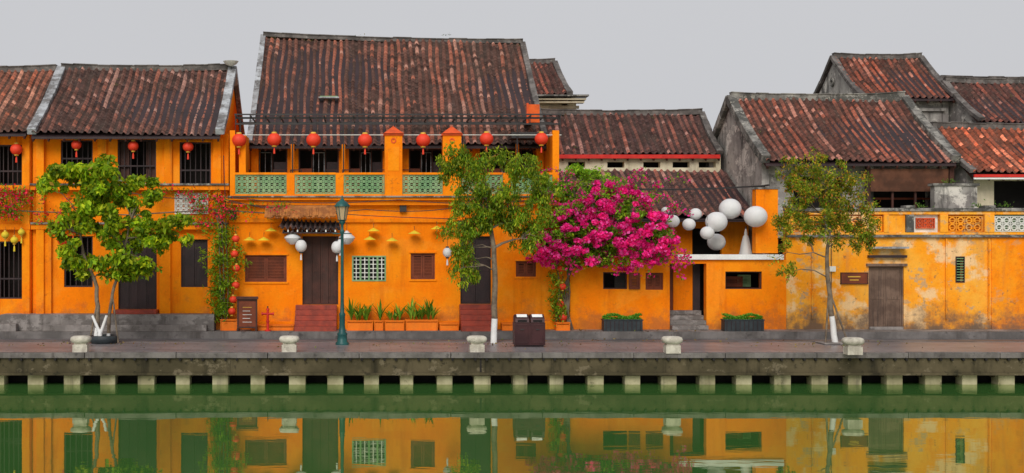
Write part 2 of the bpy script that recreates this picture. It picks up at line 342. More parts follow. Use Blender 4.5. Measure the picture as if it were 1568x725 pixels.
def gable_roof(parent,x0,x1,ye,ze,yr,zl,zr,tint=(1,1,1),seed=0,vl='ridge',vr='ridge',wallmat=None,zb=0.1,ridge='ridge',vh=.16,ridgeh=.2,vw=.24,up=.03,pitch=.25):
    yb=2*yr-ye
    tiles(parent,(x0,ye,ze),(x1,ye,ze),(x0,yr,zl),(x1,yr,zr),tint=tint,seed=seed,pitch=pitch)
    tiles(parent,(x1,yb,ze),(x0,yb,ze),(x1,yr,zr),(x0,yr,zl),tint=tint,seed=seed+50,name='rear_roof_tiles',pitch=.3,course=.3)
    b=MB()
    for (a,c) in ((ye,ze),(yb,ze)):
        vs=[(x0,a,c-.13),(x1,a,c-.13),(x1,yr,zr-.2),(x0,yr,zl-.2),(x0,a,c-.06),(x1,a,c-.06),(x1,yr,zr-.13),(x0,yr,zl-.13)]
        b.add(vs,[(0,3,2,1),(4,5,6,7),(0,1,5,4),(1,2,6,5),(2,3,7,6),(3,0,4,7)],'black')
    n=int((x1-x0)/.5)
    for i in range(n+1):
        x=x0+.05+(x1-x0-.1)*i/n; b.beam((x,ye-.02,ze-.18),(x,ye+.9,ze-.18+.9*(zl-ze)/(yr-ye)),.06,.09,'wood')
    b.build('rafters_and_boarding',parent)
    c=MB(); r=random.Random(seed)
    K=14
    for i in range(K):
        t0=i/K;t1=(i+1)/K; sag=lambda t:-.05*math.sin(math.pi*t)+up*(abs(2*t-1)**6)
        dz=r.uniform(-.015,.015)
        pa=(x0+(x1-x0)*t0,yr,zl+(zr-zl)*t0+sag(t0)+.06+dz); pb=(x0+(x1-x0)*t1+.004,yr,zl+(zr-zl)*t1+sag(t1)+.06+dz)
        c.beam(pa,pb,.26,ridgeh,ridge); 
        c.beam((pa[0],pa[1],pa[2]+ridgeh/2+.02),(pb[0],pb[1],pb[2]+ridgeh/2+.02),.32,.045,ridge)
    for xx,mm,zz in ((x0,vl,zl),(x1,vr,zr)):
        if mm:
            for s,yy in ((1,ye),(-1,yb)):
                for q in range(5):
                    t0=q/5;t1=(q+1)/5; f=lambda t:(xx,yy+(yr-yy)*t,ze+(zz-ze)*t-.10*math.sin(math.pi*t)+.05+(.06*(1-t)**4))
                    c.beam(f(t0),f(t1),vw+r.uniform(-.02,.02),vh,mm)
    c.build('ridge_and_verges',parent,.015)
    if wallmat:
        g=MB(); 
        for xx in (x0+.02,x1-.27):
            zz=zl if xx<(x0+x1)/2 else zr
            g.prism_x(xx,xx+.25,[(ye+.5,zb),(yb-.5,zb),(yb-.5,ze+.5*(zz-ze)/(yr-ye)-.2),(yr,zz-.2),(ye+.5,ze+.5*(zz-ze)/(yr-ye)-.2)],wallmat)
        g.build('gable_walls',parent)
    rn=np.random.default_rng(seed+5); P=[]
    for k in range(int((x1-x0)*.9)):
        t=rn.random()**2; xx=rn.uniform(x0+.2,x1-.2); yy=yr+(ye-yr)*t*.95; zz=zl+(ze-zl)*t*.95+.08-.08*math.sin(math.pi*t)
        for i in range(rn.integers(4,16)): P.append((xx+rn.normal(0,.09),yy+rn.normal(0,.04),zz+abs(rn.normal(0,.05))))
    if P: leaves('roof_weeds',np.array(P),.07,[(.12,.17,.04),(.22,.20,.07),(.08,.11,.04)],[2,2,2],parent,-.6,.3,None,seed)
# ------------------------------------------------------------------ foliage
def leaves(name,C,size,cols,w,parent,down=.2,aspect=.42,bright=None,seed=1,outward=None):
    r=np.random.default_rng(seed); n=len(C)
    d=r.normal(0,1,(n,3)); d[:,2]-=down*2
    if outward is not None: d+=outward
    d/=np.linalg.norm(d,axis=1)[:,None]
    q=r.normal(0,1,(n,3)); s=np.cross(d,q); s/=np.linalg.norm(s,axis=1)[:,None]; nn=np.cross(s,d)
    L=(size*(.6+.8*r.random(n)))[:,None]
    b=C-d*L*.5; tip=C+d*L*.5; l=C+s*L*aspect*.5+nn*L*.1; rr=C-s*L*aspect*.5+nn*L*.1
    V=np.stack([b,l,tip,rr],1).reshape(-1,3); F=np.arange(4*n).reshape(-1,4)
    cols=np.array(cols); ci=r.choice(len(cols),n,p=np.array(w)/sum(w)); c=cols[ci]*(.75+.5*r.random(n))[:,None]
    if bright is not None: c=c*bright[:,None]
    return npmesh(name,V,F,c,'leaf',parent)
def crown_pts(ells,ncl,per,cr,seed,shell=.5,zs=.75):
    r=np.random.default_rng(seed); ells=np.array(ells,float); vol=(ells[:,3]*ells[:,5])
    idx=r.choice(len(ells),ncl,p=vol/vol.sum())
    d=r.normal(0,1,(ncl,3)); d/=np.linalg.norm(d,axis=1)[:,None]
    rad=(shell+(1.08-shell)*r.random(ncl))
    cc=ells[idx,:3]+d*ells[idx,3:]*rad[:,None]
    cs=cr*(.5+1.0*r.random(ncl)); npc=(per*(.3+1.4*r.random(ncl))).astype(int)
    k=np.repeat(np.arange(ncl),npc); g=r.normal(0,1,(len(k),3)); g/= (np.linalg.norm(g,axis=1)[:,None]); g*= (r.random(len(k))**.5)[:,None]
    pts=cc[k]+g*cs[k][:,None]*np.array([1,1,zs])
    br=(.62+.72*r.random(ncl))[k]
    return cc,pts,br,g
def tree(name,trunk,rad,ells,ncl,per,cr,leaf,cols,w,seed,white_to=None,down=.3,stakes=None,nlimb=7,twig=.012,extra_trunks=(),shell=.5,aspect=.42,zs=.75):
    e=empty(name); r=random.Random(seed)
    cc,pts,br,g=crown_pts(ells,ncl,per,cr,seed,shell,zs)
    leaves('foliage',pts,leaf,cols,w,e,down,aspect,bright=br,seed=seed,outward=g*.8)
    b=MB()
    def paint(tr,rd):
        P=[];Q=[]
        for i in range(len(tr)-1):
            for k in range(4):
                t=k/4; p=Vector(tr[i]).lerp(Vector(tr[i+1]),t); 
                if i+k>0: p+=Vector((r.uniform(-.02,.02),r.uniform(-.02,.02),0))
                P.append(p);Q.append(rd[i]*(1-t)+rd[i+1]*t)
        P.append(Vector(tr[-1]));Q.append(rd[-1])
        if white_to:
            k=max(1,next((i for i,p in enumerate(P) if p.z>white_to),1))
            b.tube(P[:k+1],Q[:k+1],'white',9); b.tube(P[k:],Q[k:],'bark',9)
        else: b.tube(P,Q,'bark',9)
        return P,Q
    P,Q=paint(trunk,rad); nodes=[(p,q) for p,q in zip(P,Q)][len(P)*2//5:]
    for tr,rd in extra_trunks:
        P2,Q2=paint(tr,rd); nodes+=list(zip(P2,Q2))[len(P2)*2//5:]
    order=list(range(len(cc))); r.shuffle(order)
    for n_,i in enumerate(order):
        t=Vector(cc[i]); cand=[(p,q) for p,q in nodes if p.z<t.z+.25] or nodes
        p,q=min(cand,key=lambda a:(a[0]-t).length+ (0 if a[1]>.015 else .4))
        L=(t-p).length
        if L<.1: continue
        r0=min(q*.75,.05 if n_<nlimb else .022); mid=[]
        for k in range(5):
            s=k/4; pt=p.lerp(t,s)+Vector((0,0,.12*L*math.sin(s*math.pi)))
            if 0<k<4: pt+=Vector((r.uniform(-1,1),r.uniform(-1,1),r.uniform(-1,1)))*L*.05
            mid.append(pt)
        rr=[r0*(1-s/4)+twig*.5*s/4 for s in range(5)]
        b.tube(mid,rr,'bark',5); nodes+=list(zip(mid[1:],rr[1:]))
    b.build('trunk_and_branches',e)
    if stakes:
        s=MB()
        for a,c in stakes: s.cyl(a,c,.03,.025,'bark',6)
        s.build('support_stakes',e)
    return e
# ================================================================== GROUND / WATER / QUAY
def sheet(name,x0,x1,y0,y1,z,mat):
    b=MB(); b.add([(x0,y0,z),(x1,y0,z),(x1,y1,z),(x0,y1,z)],[(0,1,2,3)],mat); return b.build(name)
M['earth']=pmat('ground_earth',(.16,.14,.10),(.10,.11,.06),.1)
b=MB(); yq=-7.2
b.add([(-900,yq+1.2,-.3),(900,yq+1.2,-.3),(900,1500,-.3),(-900,1500,-.3)],[(0,1,2,3)],'earth'); b.build('ground')
sheet('river_water',-900,900,-900,yq+1.0,WATER,'water')
sheet('river_bed',-900,900,-900,yq+1.1,-2.5,'earth')
b=MB(); b.box(-150,150,yq+.25,-3.4,-.2,0,'paving'); 
b.box(-150,150,-3.4,-3.25,-.2,.012,'quaylip'); b.build('riverside_promenade')
b=MB(); b.box(-150,150,-3.25,-1.25,-.25,-.06,'asphalt'); b.build('street_road')
b=MB(); b.box(-150,150,-1.1,.0,-.2,.15,'plinth'); b.box(-150,150,-1.25,-1.1,-.2,.165,'quaylip')
b.build('footpath_kerb')
q=empty('quay_wall')
b=MB(); 
for i in range(60):
    x=-75+i*2.5; b.box(x+.008,x+2.492,yq,yq+.25,-.13,.02+random.uniform(-.008,.008),'quaylip')
b.build('edge_stones',q,.012)
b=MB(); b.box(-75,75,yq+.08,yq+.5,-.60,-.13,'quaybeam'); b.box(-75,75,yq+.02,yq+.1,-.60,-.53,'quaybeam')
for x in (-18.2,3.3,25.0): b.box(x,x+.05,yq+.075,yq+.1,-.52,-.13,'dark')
b.build('beam',q)
b=MB()
x=-30
while x<42: b.cyl((x,yq+.1,-.17),(x,yq-.012,-.17),.036,.036,'dark',6); x+=.31
b.build('fender_bolts',q)
b=MB(); x=-40.0
while x<45:
    w=random.uniform(.36,.46); z0=-.602-random.uniform(0,.03); b.box(x,x+w,yq+.22,yq+.62,-1.3,z0,'block')
    b.box(x-.04,x+w+.04,yq+.4,yq+.7,-.70,-.6015,'quaybeam'); x+=1.03+random.uniform(-.04,.04)
b.build('pile_caps',q,.02)
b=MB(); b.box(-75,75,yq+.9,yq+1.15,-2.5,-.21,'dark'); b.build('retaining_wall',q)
# ================================================================== BUILDING A + B (left)
def left_house():
    e=empty('yellow_shophouse'); fz=Z(474)
    b=MB()
    x0,x1=X(50),X(350)
    ops_up=[(X(93),X(142),Z(258),Z(215)),(X(180),X(239),Z(276),Z(214)),(X(275),X(323),Z(284),Z(218))]
    ops_dn=[(X(98),X(142),Z(440),Z(362)),(X(181),X(240),fz,Z(362)),(X(277),X(318),Z(440),Z(367))]
    b.wall(x0,x1,.1,Z(205),0,.3,ops_up+ops_dn,'orange')
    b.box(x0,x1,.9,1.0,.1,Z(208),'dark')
    b.build('walls',e)
    t=MB()
    for a,c in ((52,66),(150,164),(252,264),(326,342)): t.box(X(a),X(c),-.10,-.002,Z(290),Z(212),'orangetrim'); 
    for a,c in ((62,80),(245,262),(322,338)): t.box(X(a),X(c),-.12,-.002,.15,Z(352),'orangetrim')
    t.box(x0,x1+.05,-.32,-.002,Z(292),Z(285),'orangetrim'); t.box(x0,x1+.05,-.38,-.003,Z(285),Z(282),'mould')
    t.box(x0,x1,-.22,-.003,Z(352),Z(344),'orangetrim'); t.box(x0,x1,-.28,-.004,Z(344),Z(341),'mould')
    for o in ops_up+ops_dn: t.box(o[0]-.06,o[1]+.06,-.05,-.0025,o[3]+.0,o[3]+.06,'orangetrim')
    for o in ops_up: t.box(o[0]-.06,o[1]+.06,-.07,-.0025,o[2]-.05,o[2],'mould')
    t.build('mouldings',e,.008)
    w=MB()
    for k,(a,c,z0,z1) in enumerate(ops_up):
        w.darkwin(a,c,z0,z1,.06,'black',6)
    w.shutter(X(180)+.02,X(180)+.36,ops_up[1][2]+.03,ops_up[1][3]-.03,.16,'wood',1,False)
    w.shutter(X(239)-.36,X(239)-.02,ops_up[1][2]+.03,ops_up[1][3]-.03,.16,'wood',1,False)
    w.darkwin(*ops_dn[0],.06,'black',5); w.shutter(*ops_dn[1],.08,'black',4,False); w.shutter(*ops_dn[2],.06,'black',2,False)
    w.build('windows_and_doors',e)
    v=MB(); v.lattice(X(268),X(319),Z(328),Z(296),-.07,.17,'whiteblock',.065); v.build('vent_block_panel',e)
    p=MB(); p.box(X(10),X(332),-.75,-.003,.15,Z(482,-.7),'plinth'); p.box(X(95),X(322),-1.0,-.75,.15,.36,'plinth')
    p.box(X(178),X(243),-.55,-.004,Z(482,-.7),Z(474),'redstep'); p.build('stone_plinth',e,.015)
    gable_roof(e,-10.72,-4.56,-.7,Z(207,-.7),3.3,Z(107,3.3),Z(107,3.3),seed=1,tint=(.95,.92,.95),vl='verge',vr='verge',wallmat='orange',vw=.3,vh=.22)
left_house()
def far_left():
    e=empty('yellow_shophouse'); b=MB(); x0,x1=X(-330),X(49)
    ops=[(X(-3),X(40),Z(284),Z(222)),(X(-2),X(42),Z(458),Z(370)),(X(-150),X(-60),Z(284),Z(222)),(X(-150),X(-60),Z(470),Z(370))]
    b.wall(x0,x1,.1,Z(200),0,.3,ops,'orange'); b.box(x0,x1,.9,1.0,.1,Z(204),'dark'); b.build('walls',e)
    t=MB(); t.box(x0,x1,-.32,-.002,Z(292),Z(285),'orangetrim'); t.box(x0,x1,-.22,-.003,Z(352),Z(344),'orangetrim'); t.box(X(42),X(60)-.25,-.13,-.0015,.15,Z(210),'orangetrim')
    t.build('mouldings',e)
    w=MB(); 
    for o in ops: w.darkwin(*o,.06,'black',6)
    w.build('windows_and_doors',e)
    p=MB(); p.box(x0,X(9),-.75,-.003,.15,Z(486,-.7),'plinth'); p.box(X(0),X(38),-1.05,-.75,.15,.4,'plinth'); p.build('stone_plinth',e,.015)
    gable_roof(e,-19,-10.9,-.7,Z(203,-.7),3.3,Z(109,3.3),Z(109,3.3),seed=2,tint=(1.4,1.15,1.0),vr=None,wallmat='orange')
far_left()
# ================================================================== MAIN HOUSE
def main_house():
    e=empty('yellow_balcony_house')
    x0,x1=X(350.5),X(872); zf=Z(301)
    b=MB()
    ops=[(X(375),X(439),Z(432),Z(391)),(X(463),X(518),Z(467),Z(362)),(X(539),X(591),Z(431),Z(392)),(X(629),X(666),Z(428),Z(388)),
         (X(705),X(752),Z(466),Z(362)),(X(790),X(821),Z(424),Z(400))]
    b.wall(x0,x1,.1,zf,0,.3,ops,'orange')
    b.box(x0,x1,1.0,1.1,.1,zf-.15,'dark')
    b.build('ground_floor_walls',e)
    b=MB(); up=[(X(372,1.6),X(440,1.6),Z(292),Z(228,1.6)),(X(457,1.6),X(519,1.6),Z(292),Z(228,1.6)),(X(534,1.6),X(586,1.6),Z(292),Z(228,1.6)),
        (X(626,1.6),X(680,1.6),Z(292),Z(228,1.6)),(X(735,1.6),X(830,1.6),Z(292),Z(228,1.6))]
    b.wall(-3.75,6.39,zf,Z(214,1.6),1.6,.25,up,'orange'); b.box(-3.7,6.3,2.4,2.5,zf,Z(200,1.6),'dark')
    b.box(-3.98,-3.76,-.2,5,zf,6.6,'orange'); b.box(6.4,6.6,-.2,5,zf,6.6,'orange'); b.build('upper_walls',e)
    w=MB()
    for a,c,z0,z1 in up:
        w.darkwin(a,c,z0,z1,1.64,'wood',3,False)
        w.box(a+.05,a+(c-a)*.33,1.68,1.7,z0,z0+(z1-z0)*.55,'shutter'); w.box(c-(c-a)*.3,c-.05,1.69,1.71,z0,z0+(z1-z0)*.7,'black')
        w.frame(a+(c-a)*.36,a+(c-a)*.64,z0+(z1-z0)*.25,z1-.12,1.72,1.75,.02,'verge'); w.box(a+(c-a)*.49,a+(c-a)*.505,1.72,1.74,z0,z1-.13,'verge')
    w.shutter(*ops[0],.06,'shutter',2); w.shutter(*ops[1],.10,'wood',4,False)
    a,c,z0,z1=ops[2]; w.box(a,c,.1,.12,z0,z1,'dark'); w.frame(a,c,z0,z1,-.02,.06,.05,'greentile')
    for i in range(1,8): xx=a+(c-a)*i/8; w.box(xx-.016,xx+.016,.0,.04,z0+.05,z1-.05,'whiteblock')
    for i in range(1,6): zz=z0+(z1-z0)*i/6; w.box(a+.05,c-.05,.005,.035,zz-.014,zz+.014,'whiteblock')
    for fx in (1/4,1/2,3/4): xx=a+(c-a)*fx; w.box(xx-.03,xx+.03,-.01,.05,z0+.05,z1-.05,'greentile')
    w.shutter(*ops[3],.05,'shutter',2); w.shutter(*ops[4],.10,'black',2,False); w.shutter(*ops[5],.06,'shutter',2)
    for o in (ops[0],ops[3],ops[5]): w.box(o[0]-.05,o[1]+.05,-.04,-.002,o[2]-.06,o[2],'orangetrim'); w.box(o[0]-.05,o[1]+.05,-.04,-.002,o[3],o[3]+.05,'orangetrim')
    w.build('windows_and_doors',e)
    t=MB(); t.box(x0,X(856),-.35,1.6,zf-.14,zf,'orangetrim'); t.box(x0,X(856),-.42,-.3505,zf-.05,zf+.0,'mould')
    t.box(x0,X(856),-.22,-.003,zf-.30,zf-.142,'orangetrim'); t.box(x0,x1,-.10,-.0025,Z(341),Z(335),'orangetrim'); t.box(x0,x1,-.05,-.0015,.15,.42,'orangetrim')
    t.build('balcony_slab',e,.008)
    zr=Z(265,-.3); r=MB()
    Yf=-.32
    def px(p): return X(p,Yf)
    piers=[(352,360),(439,451),(514,526),(589,616),(678,706),(770,782),(846,856)]
    for a,c in piers:
        big=a in(589,678); r.box(px(a),px(c),Yf-.02 if not big else Yf-.06,Yf+.16 if not big else Yf+.4,zf+.003,Z(208,Yf) if big else (zr+.0 if a not in(352,846) else Z(200,Yf)),'orangetrim')
        if big:
            r.box(px(a-2),px(c+2),Yf-.10,Yf+.44,Z(208,Yf),Z(205,Yf),'cap')
            cx=(px(a)+px(c))/2; cy=Yf+.17; z0=Z(205,Yf); k=.33
            r.add([(cx-k,cy-k,z0),(cx+k,cy-k,z0),(cx+k,cy+k,z0),(cx-k,cy+k,z0),(cx,cy,z0+.27)],[(0,3,2,1),(0,1,4),(1,2,4),(2,3,4),(3,0,4)],'cap')
            r.box(px(a+5),px(c-5),Yf-.075,Yf-.061,Z(262,Yf),Z(225,Yf),'orange')
            r.ring(cx,Z(216,Yf),Yf-.08,.09,.05,.02,'cap',10)
    for (a,c) in zip(piers[:-1],piers[1:]):
        r.box(px(a[1]),px(c[0]),Yf-.03,Yf+.13,zr-.06,zr+.01,'orangetrim'); r.box(px(a[1]),px(c[0]),Yf-.03,Yf+.13,zf+.003,zf+.06,'orangetrim')
        r.lattice(px(a[1])+.01,px(c[0])-.01,zf+.061,zr-.061,Yf+.01,.19,'greentile',.07)
    r.build('balustrade',e)
    c=MB()
    for p in (448,526,604,708,792): c.cyl((X(p,1.0),1.0,zf),(X(p,1.0),1.0,6.4),.075,.065,'orangetrim',10)
    for p in (368,448,526,604,708,792): c.cyl((X(p,-.1),-.1,zr),(X(p,-.1),-.1,Z(183,-.1)),.025,.025,'metal',6)
    c.build('posts',e)
    c=MB()
    for p in (400,480,560,650,750,810):
        x=X(p,.7); c.cyl((x,.7,zf+.72),(x,.7,zf+.75),.35,.35,'wood',16); c.cyl((x,.7,zf),(x,.7,zf+.72),.03,.03,'metal',6)
        for s in (-1,1):
            xx=x+s*.6; c.frame(xx-.2,xx+.2,zf+.45,zf+.95,.9,.93,.03,'wood'); c.box(xx-.2,xx+.2,.5,.9,zf+.42,zf+.45,'wood')
            for a_,b_ in ((-.18,.52),(.18,.52),(-.18,.88),(.18,.88)): c.cyl((xx+a_,b_,zf),(xx+a_,b_,zf+.42),.018,.018,'wood',5)
    c.build('balcony_tables_and_chairs',e)
    g=MB(); za=Z(181,-.1); zb=Z(190,-.1); xl,xr=X(360,-.1),X(858,-.1)
    g.box(xl,xr,-.13,-.07,za-.03,za+.03,'metal'); g.box(xl,xr,-.125,-.075,zb-.028,zb+.022,'metal'); g.box(xl,xr,1.45,1.5,za-.03,za+.03,'metal')
    n=22
    for i in range(n+1):
        x=xl+.03+(xr-xl-.06)*i/n; g.box(x-.02,x+.02,-.3,1.6,za+.032,za+.075,'metal'); g.box(x-.012,x+.012,-.115,-.085,zb+.022,za-.03,'metal')
    g.box(xl,xr,-.31,-.27,za+.076,za+.12,'metal')
    zl=Z(207,-.3); g.cyl((xl,-.3,zl),(xr,-.3,zl),.014,.014,'whiteblock',6)
    for i in range(9): x=xl+.03+(xr-xl-.06)*i/8; g.cyl((x,-.3,zl),(x,-.29,za+.08),.01,.01,'metal',5)
    g.box(X(783),X(838),-.05,.9,Z(212),Z(203),'metal')
    g.build('pergola',e)
    gable_roof(e,-3.75,6.39,1.0,Z(222,1.0),7.0,Z(57,7.0),Z(68,7.0),seed=3,tint=(1.1,1.02,1.0),vl='verge',vr='ridge',wallmat='orange',zb=4,vh=.14,vw=.2,ridgeh=.14)
    d=MB(); y_=3.35; d.beam((X(488,y_),y_,Z(154,y_)+.09),(X(519,y_),y_,Z(154,y_)+.09),.34,.05,'verge'); d.beam((X(490,y_),y_-.1,Z(154,y_)+.12),(X(517,y_),y_-.1,Z(154,y_)+.12),.05,.05,'greentile'); d.build('skylight',e)
    d=MB(); d.box(X(812,-.0),X(829,-.0),.4,.45,Z(186,0),Z(158,0),'orangeplaque'); d.box(X(809,-.0),X(812,0),.38,.48,Z(188),Z(156),'cap'); d.box(X(815),X(826),.45,3,Z(184),Z(180),'metal'); d.build('roof_vent',e)
    s=MB()
    for a,c_,zt in ((453,516,Z(467)),(703,751,Z(466))):
        n=5
        for i in range(n):
            s.box(X(a),X(c_),-1.05+.21*i,-.06,.15+(zt-.15)*i/n+ (.0 if i==0 else .001),.15+(zt-.15)*(i+1)/n,'redstep')
    s.build('entrance_steps',e,.01)
    tiles(e,(X(428),-.75,Z(352,-.75)),(X(522),-.75,Z(352,-.75)),(X(432),-.02,Z(337)),(X(518),-.02,Z(337)),pitch=.17,course=.15,tint=(.5,.65,.8),seed=9,name='door_canopy_tiles')
    k=MB(); k.box(X(434),X(516),-.7,-.02,Z(358),Z(356),'black'); 
    for i in range(12): x=X(436)+(X(514)-X(436))*i/11; k.box(x-.02,x+.02,-.74,-.02,Z(356)+.001,Z(354)+.03,'white' if i%2 else 'black')
    k.build('door_canopy_frame',e)
    h=MB(); nn=75
    for i in range(nn):
        xa=X(408)+(X(514)-X(408))*i/nn; xb=xa+(X(514)-X(408))/nn+.02; dz=random.uniform(-.05,.05)
        h.beam(((xa+xb)/2,-.40,Z(316)),((xa+xb)/2,-.82-random.uniform(0,.06),Z(333,-.8)+dz),.05,.04,'thatch')
    h.build('thatched_awning',e)
main_house()
for p,qq in ((383,366),(405,366),(416,352),(572,352),(600,367),(634,356),(566,365),(668,349)):
    b=MB(); x=X(p); z=Z(qq); s=.8
    b.lathe((x,-.28,z),[(.26*s,-.055),(.255*s,-.045),(.13*s,.01),(.02,.055),(.004,.06)],'hat',16); b.cyl((x,-.28,z+.06),(x,-.28,z+.2),.006,.006,'metal',5); b.cyl((x,-.28,z+.2),(x,0,z+.2),.008,.008,'metal',5)
    b.build('conical_hat_lamp')
# ================================================================== LANTERNS
def lantern(name,x,y,z,r,mat,top=None,sq=.92,tassel=True,rib=.05,n=24,trim='gold',cap=True):
    b=MB(); prof=[]
    for i in range(13):
        t=math.pi*(.1+.8*i/12); prof.append((r*math.sin(t),-r*sq*math.cos(t)))
    b.lathe((x,y,z),prof,mat,n,rib)
    zt=r*sq*math.cos(math.pi*.1)
    if cap:
        b.lathe((x,y,z),[(r*.36,zt-.01),(r*.38,zt+.03),(r*.30,zt+.045)],trim,14); b.lathe((x,y,z),[(r*.30,-zt-.04),(r*.36,-zt-.03),(r*.36,-zt+.01)],trim,14)
    if tassel:
        b.lathe((x,y,z-zt-.04),[(.035,-.22),(.028,-.08),(.012,-.03),(.008,0)],mat,8)
    if top: b.cyl((x,y,z+zt),(x+.0,y,top),.006,.006,'metal',5)
    return b.build(name)
for p,qq in ((366,215),(420,214),(480,214.5),(559,215),(648,215),(745,213),(829,213)):
    lantern('red_lantern',X(p,-.3),-.3,Z(qq,-.3),.235*random.uniform(.95,1.04),'redsilk',top=Z(207,-.3)+.1)
for p,qq,r in ((25,229,.2),(117,222,.17),(204,224,.18),(288,225,.18),(97,368,.2),(112,352,.15)):
    y=-.35; lantern('red_lantern',X(p,y),y,Z(qq,y),r,'redsilk',top=Z(qq,y)+.5)
for p,qq,r in ((8,360,.13),(33,356,.12),(22,368,.13)):
    y=-.3; lantern('yellow_lantern',X(p,y),y,Z(qq,y),r,'hat',top=Z(348,y))
for p,qq in ((361,366),(359,389),(362,411),(361,437),(357,459),(355,477)):
    lantern('red_lantern',X(p,-.6),-.6,Z(qq,-.6),.13,'redsilk',top=Z(qq,-.6)+.42,tassel=False)
for p,qq in ((859,412),(861,439),(858,466),(862,486)):
    lantern('red_lantern',X(p,-.5),-.5,Z(qq,-.5),.13,'redsilk',top=Z(qq,-.5)+.42,tassel=False)
def shade(x,y,z,r,top):
    b=MB(); b.lathe((x,y,z),[(r,-.07),(r*1.0,-.03),(r*.45,.09),(r*.12,.18)],'whitesilk',20,.03); b.lathe((x,y,z-.07),[(r*.3,-.2),(r*.75,-.1),(r*.98,0)],'whitesilk',20,.03)
    b.cyl((x,y,z+.17),(x,y,top),.006,.006,'metal',5); b.build('white_lantern')
for p,qq in ((448,362),(531,362)): shade(X(p,-.5),-.5,Z(qq,-.5),.27,Z(340,-.5))
for p,qq,r in ((461,377,.19),(516,379,.19),(685,387,.15),(521,373,.13)): lantern('white_lantern',X(p,-.7),-.7,Z(qq,-.7),r,'whitesilk',top=Z(345,-.7),sq=1.1,tassel=True,trim='metal')
wl=[(1030,339,.23,-.2),(1055,344,.22,.2),(1065,328,.21,.4),(1083,357,.235,-.2),(1097,340,.36,-.1),(1118,320,.37,.2),(1157,332,.38,-.3),(1097,371,.31,1.0),(1019,323,.14,.4)]
wz=lambda x:Z(287,0)-.12*math.sin((x-6.9)/(13.4-6.9)*math.pi)
for p,qq,r,y in wl:
    x=X(p,y); b=MB(); z=Z(qq,y); prof=[]
    for i in range(41):
        t=math.pi*(.06+.88*i/40); k=r*(1-(.02 if i%2 else 0)); prof.append((k*math.sin(t),-r*.92*math.cos(t)))
    b.lathe((x,y,z),prof,'whitesilk',28); b.cyl((x,y,z+r*.9),(x,y,wz(x)+.05),.006,.006,'metal',5); b.build('white_lantern')
b=MB()
for y0 in (-.3,-.1,.2,.4,1.0):
    pts=[(6.9+(13.5-6.9)*i/16,y0,wz(6.9+(13.5-6.9)*i/16)+.05) for i in range(17)]; b.tube(pts,.009,'metal',5)
b.beam((13.5,-.4,Z(287)+.05),(13.5,1.2,Z(287)+.05),.06,.06,'metal'); b.beam((6.9,-.4,Z(287)+.05),(6.9,1.2,Z(287)+.05),.06,.06,'metal')
b.cyl((13.5,0.05,Z(290)),(13.5,.05,Z(287)+.08),.03,.03,'metal',8)
b.build('lantern_cables')
b=MB()
for (a,za,c,zc,sg) in ((345,303,610,307,.15),(345,306,560,322,.25),(560,322,760,306,.2),(610,307,870,300,.2),(345,310,700,336,.12),(200,296,345,305,.1),(345,240,352,440,0)):
    pts=[(X(a)+(X(c)-X(a))*i/12,-.5,Z(za)+(Z(zc)-Z(za))*i/12-sg*math.sin(math.pi*i/12)) for i in range(13)]; b.tube(pts,.013,'metal',5)
for (a,za) in ((612,318),(700,345),(352,330)): b.box(X(a),X(a)+.22,-.16,-.003,Z(za)-.15,Z(za)+.15,'metal')
b.build('overhead_cables')
b=MB(); x=X(354,3); b.cyl((x,3.0,Z(108,3)),(x,3.0,Z(96,3)),.02,.02,'metal',6); b.lathe((x,2.9,Z(100,3)),[(.05,-.05),(.2,.02),(.28,.12)],'whiteblock',16); b.build('satellite_dish')
# ================================================================== REAR HOUSE D and terrace
def rear_d():
    e=empty('rear_tiled_house')
    gable_roof(e,6.75,13.82,6.0,Z(238,6),8.5,Z(175,8.5),Z(175,8.5),seed=5,tint=(.95,.88,.95),wallmat='greygable',zb=4)
    b=MB(); xs0,xs1=6.8,13.9
    ops=[(X(p,6.2),X(p+26,6.2),Z(257,6.2),Z(248,6.2)) for p in (870,930,985,1030,1070)]
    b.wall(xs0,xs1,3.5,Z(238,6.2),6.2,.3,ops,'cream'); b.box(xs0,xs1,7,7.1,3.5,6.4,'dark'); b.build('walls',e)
    b=MB(); b.box(6.75,13.8,5.93,5.97,Z(243,5.95),Z(237,5.95),'red')
    b.build('red_fascia',e)
    tiles(e,(6.9,2.0,Z(333,2)),(14.0,2.0,Z(333,2)),(6.9,5.9,Z(262,5.9)),(14.0,5.9,Z(262,5.9)),seed=6,tint=(1.0,.9,.95),name='lower_roof_tiles')
    b=MB(); b.add([(6.9,2,Z(333,2)-.1),(14.0,2,Z(333,2)-.1),(14,5.9,Z(262,5.9)-.1),(6.9,5.9,Z(262,5.9)-.1)],[(0,1,2,3)],'black')
    b.box(6.9,14.0,2.02,2.08,Z(340,2),Z(334,2)-.03,'black')
    b.wall(6.9,14.0,.1,Z(330,3.2),3.2,.2,[(X(1060,3.2),X(1105,3.2),.9,Z(350,3.2)),(X(985,3.2),X(1020,3.2),.9,Z(350,3.2))],'orange'); b.box(6.9,14,4,4.1,.1,4.3,'dark')
    b.build('lower_structure',e)
rear_d()
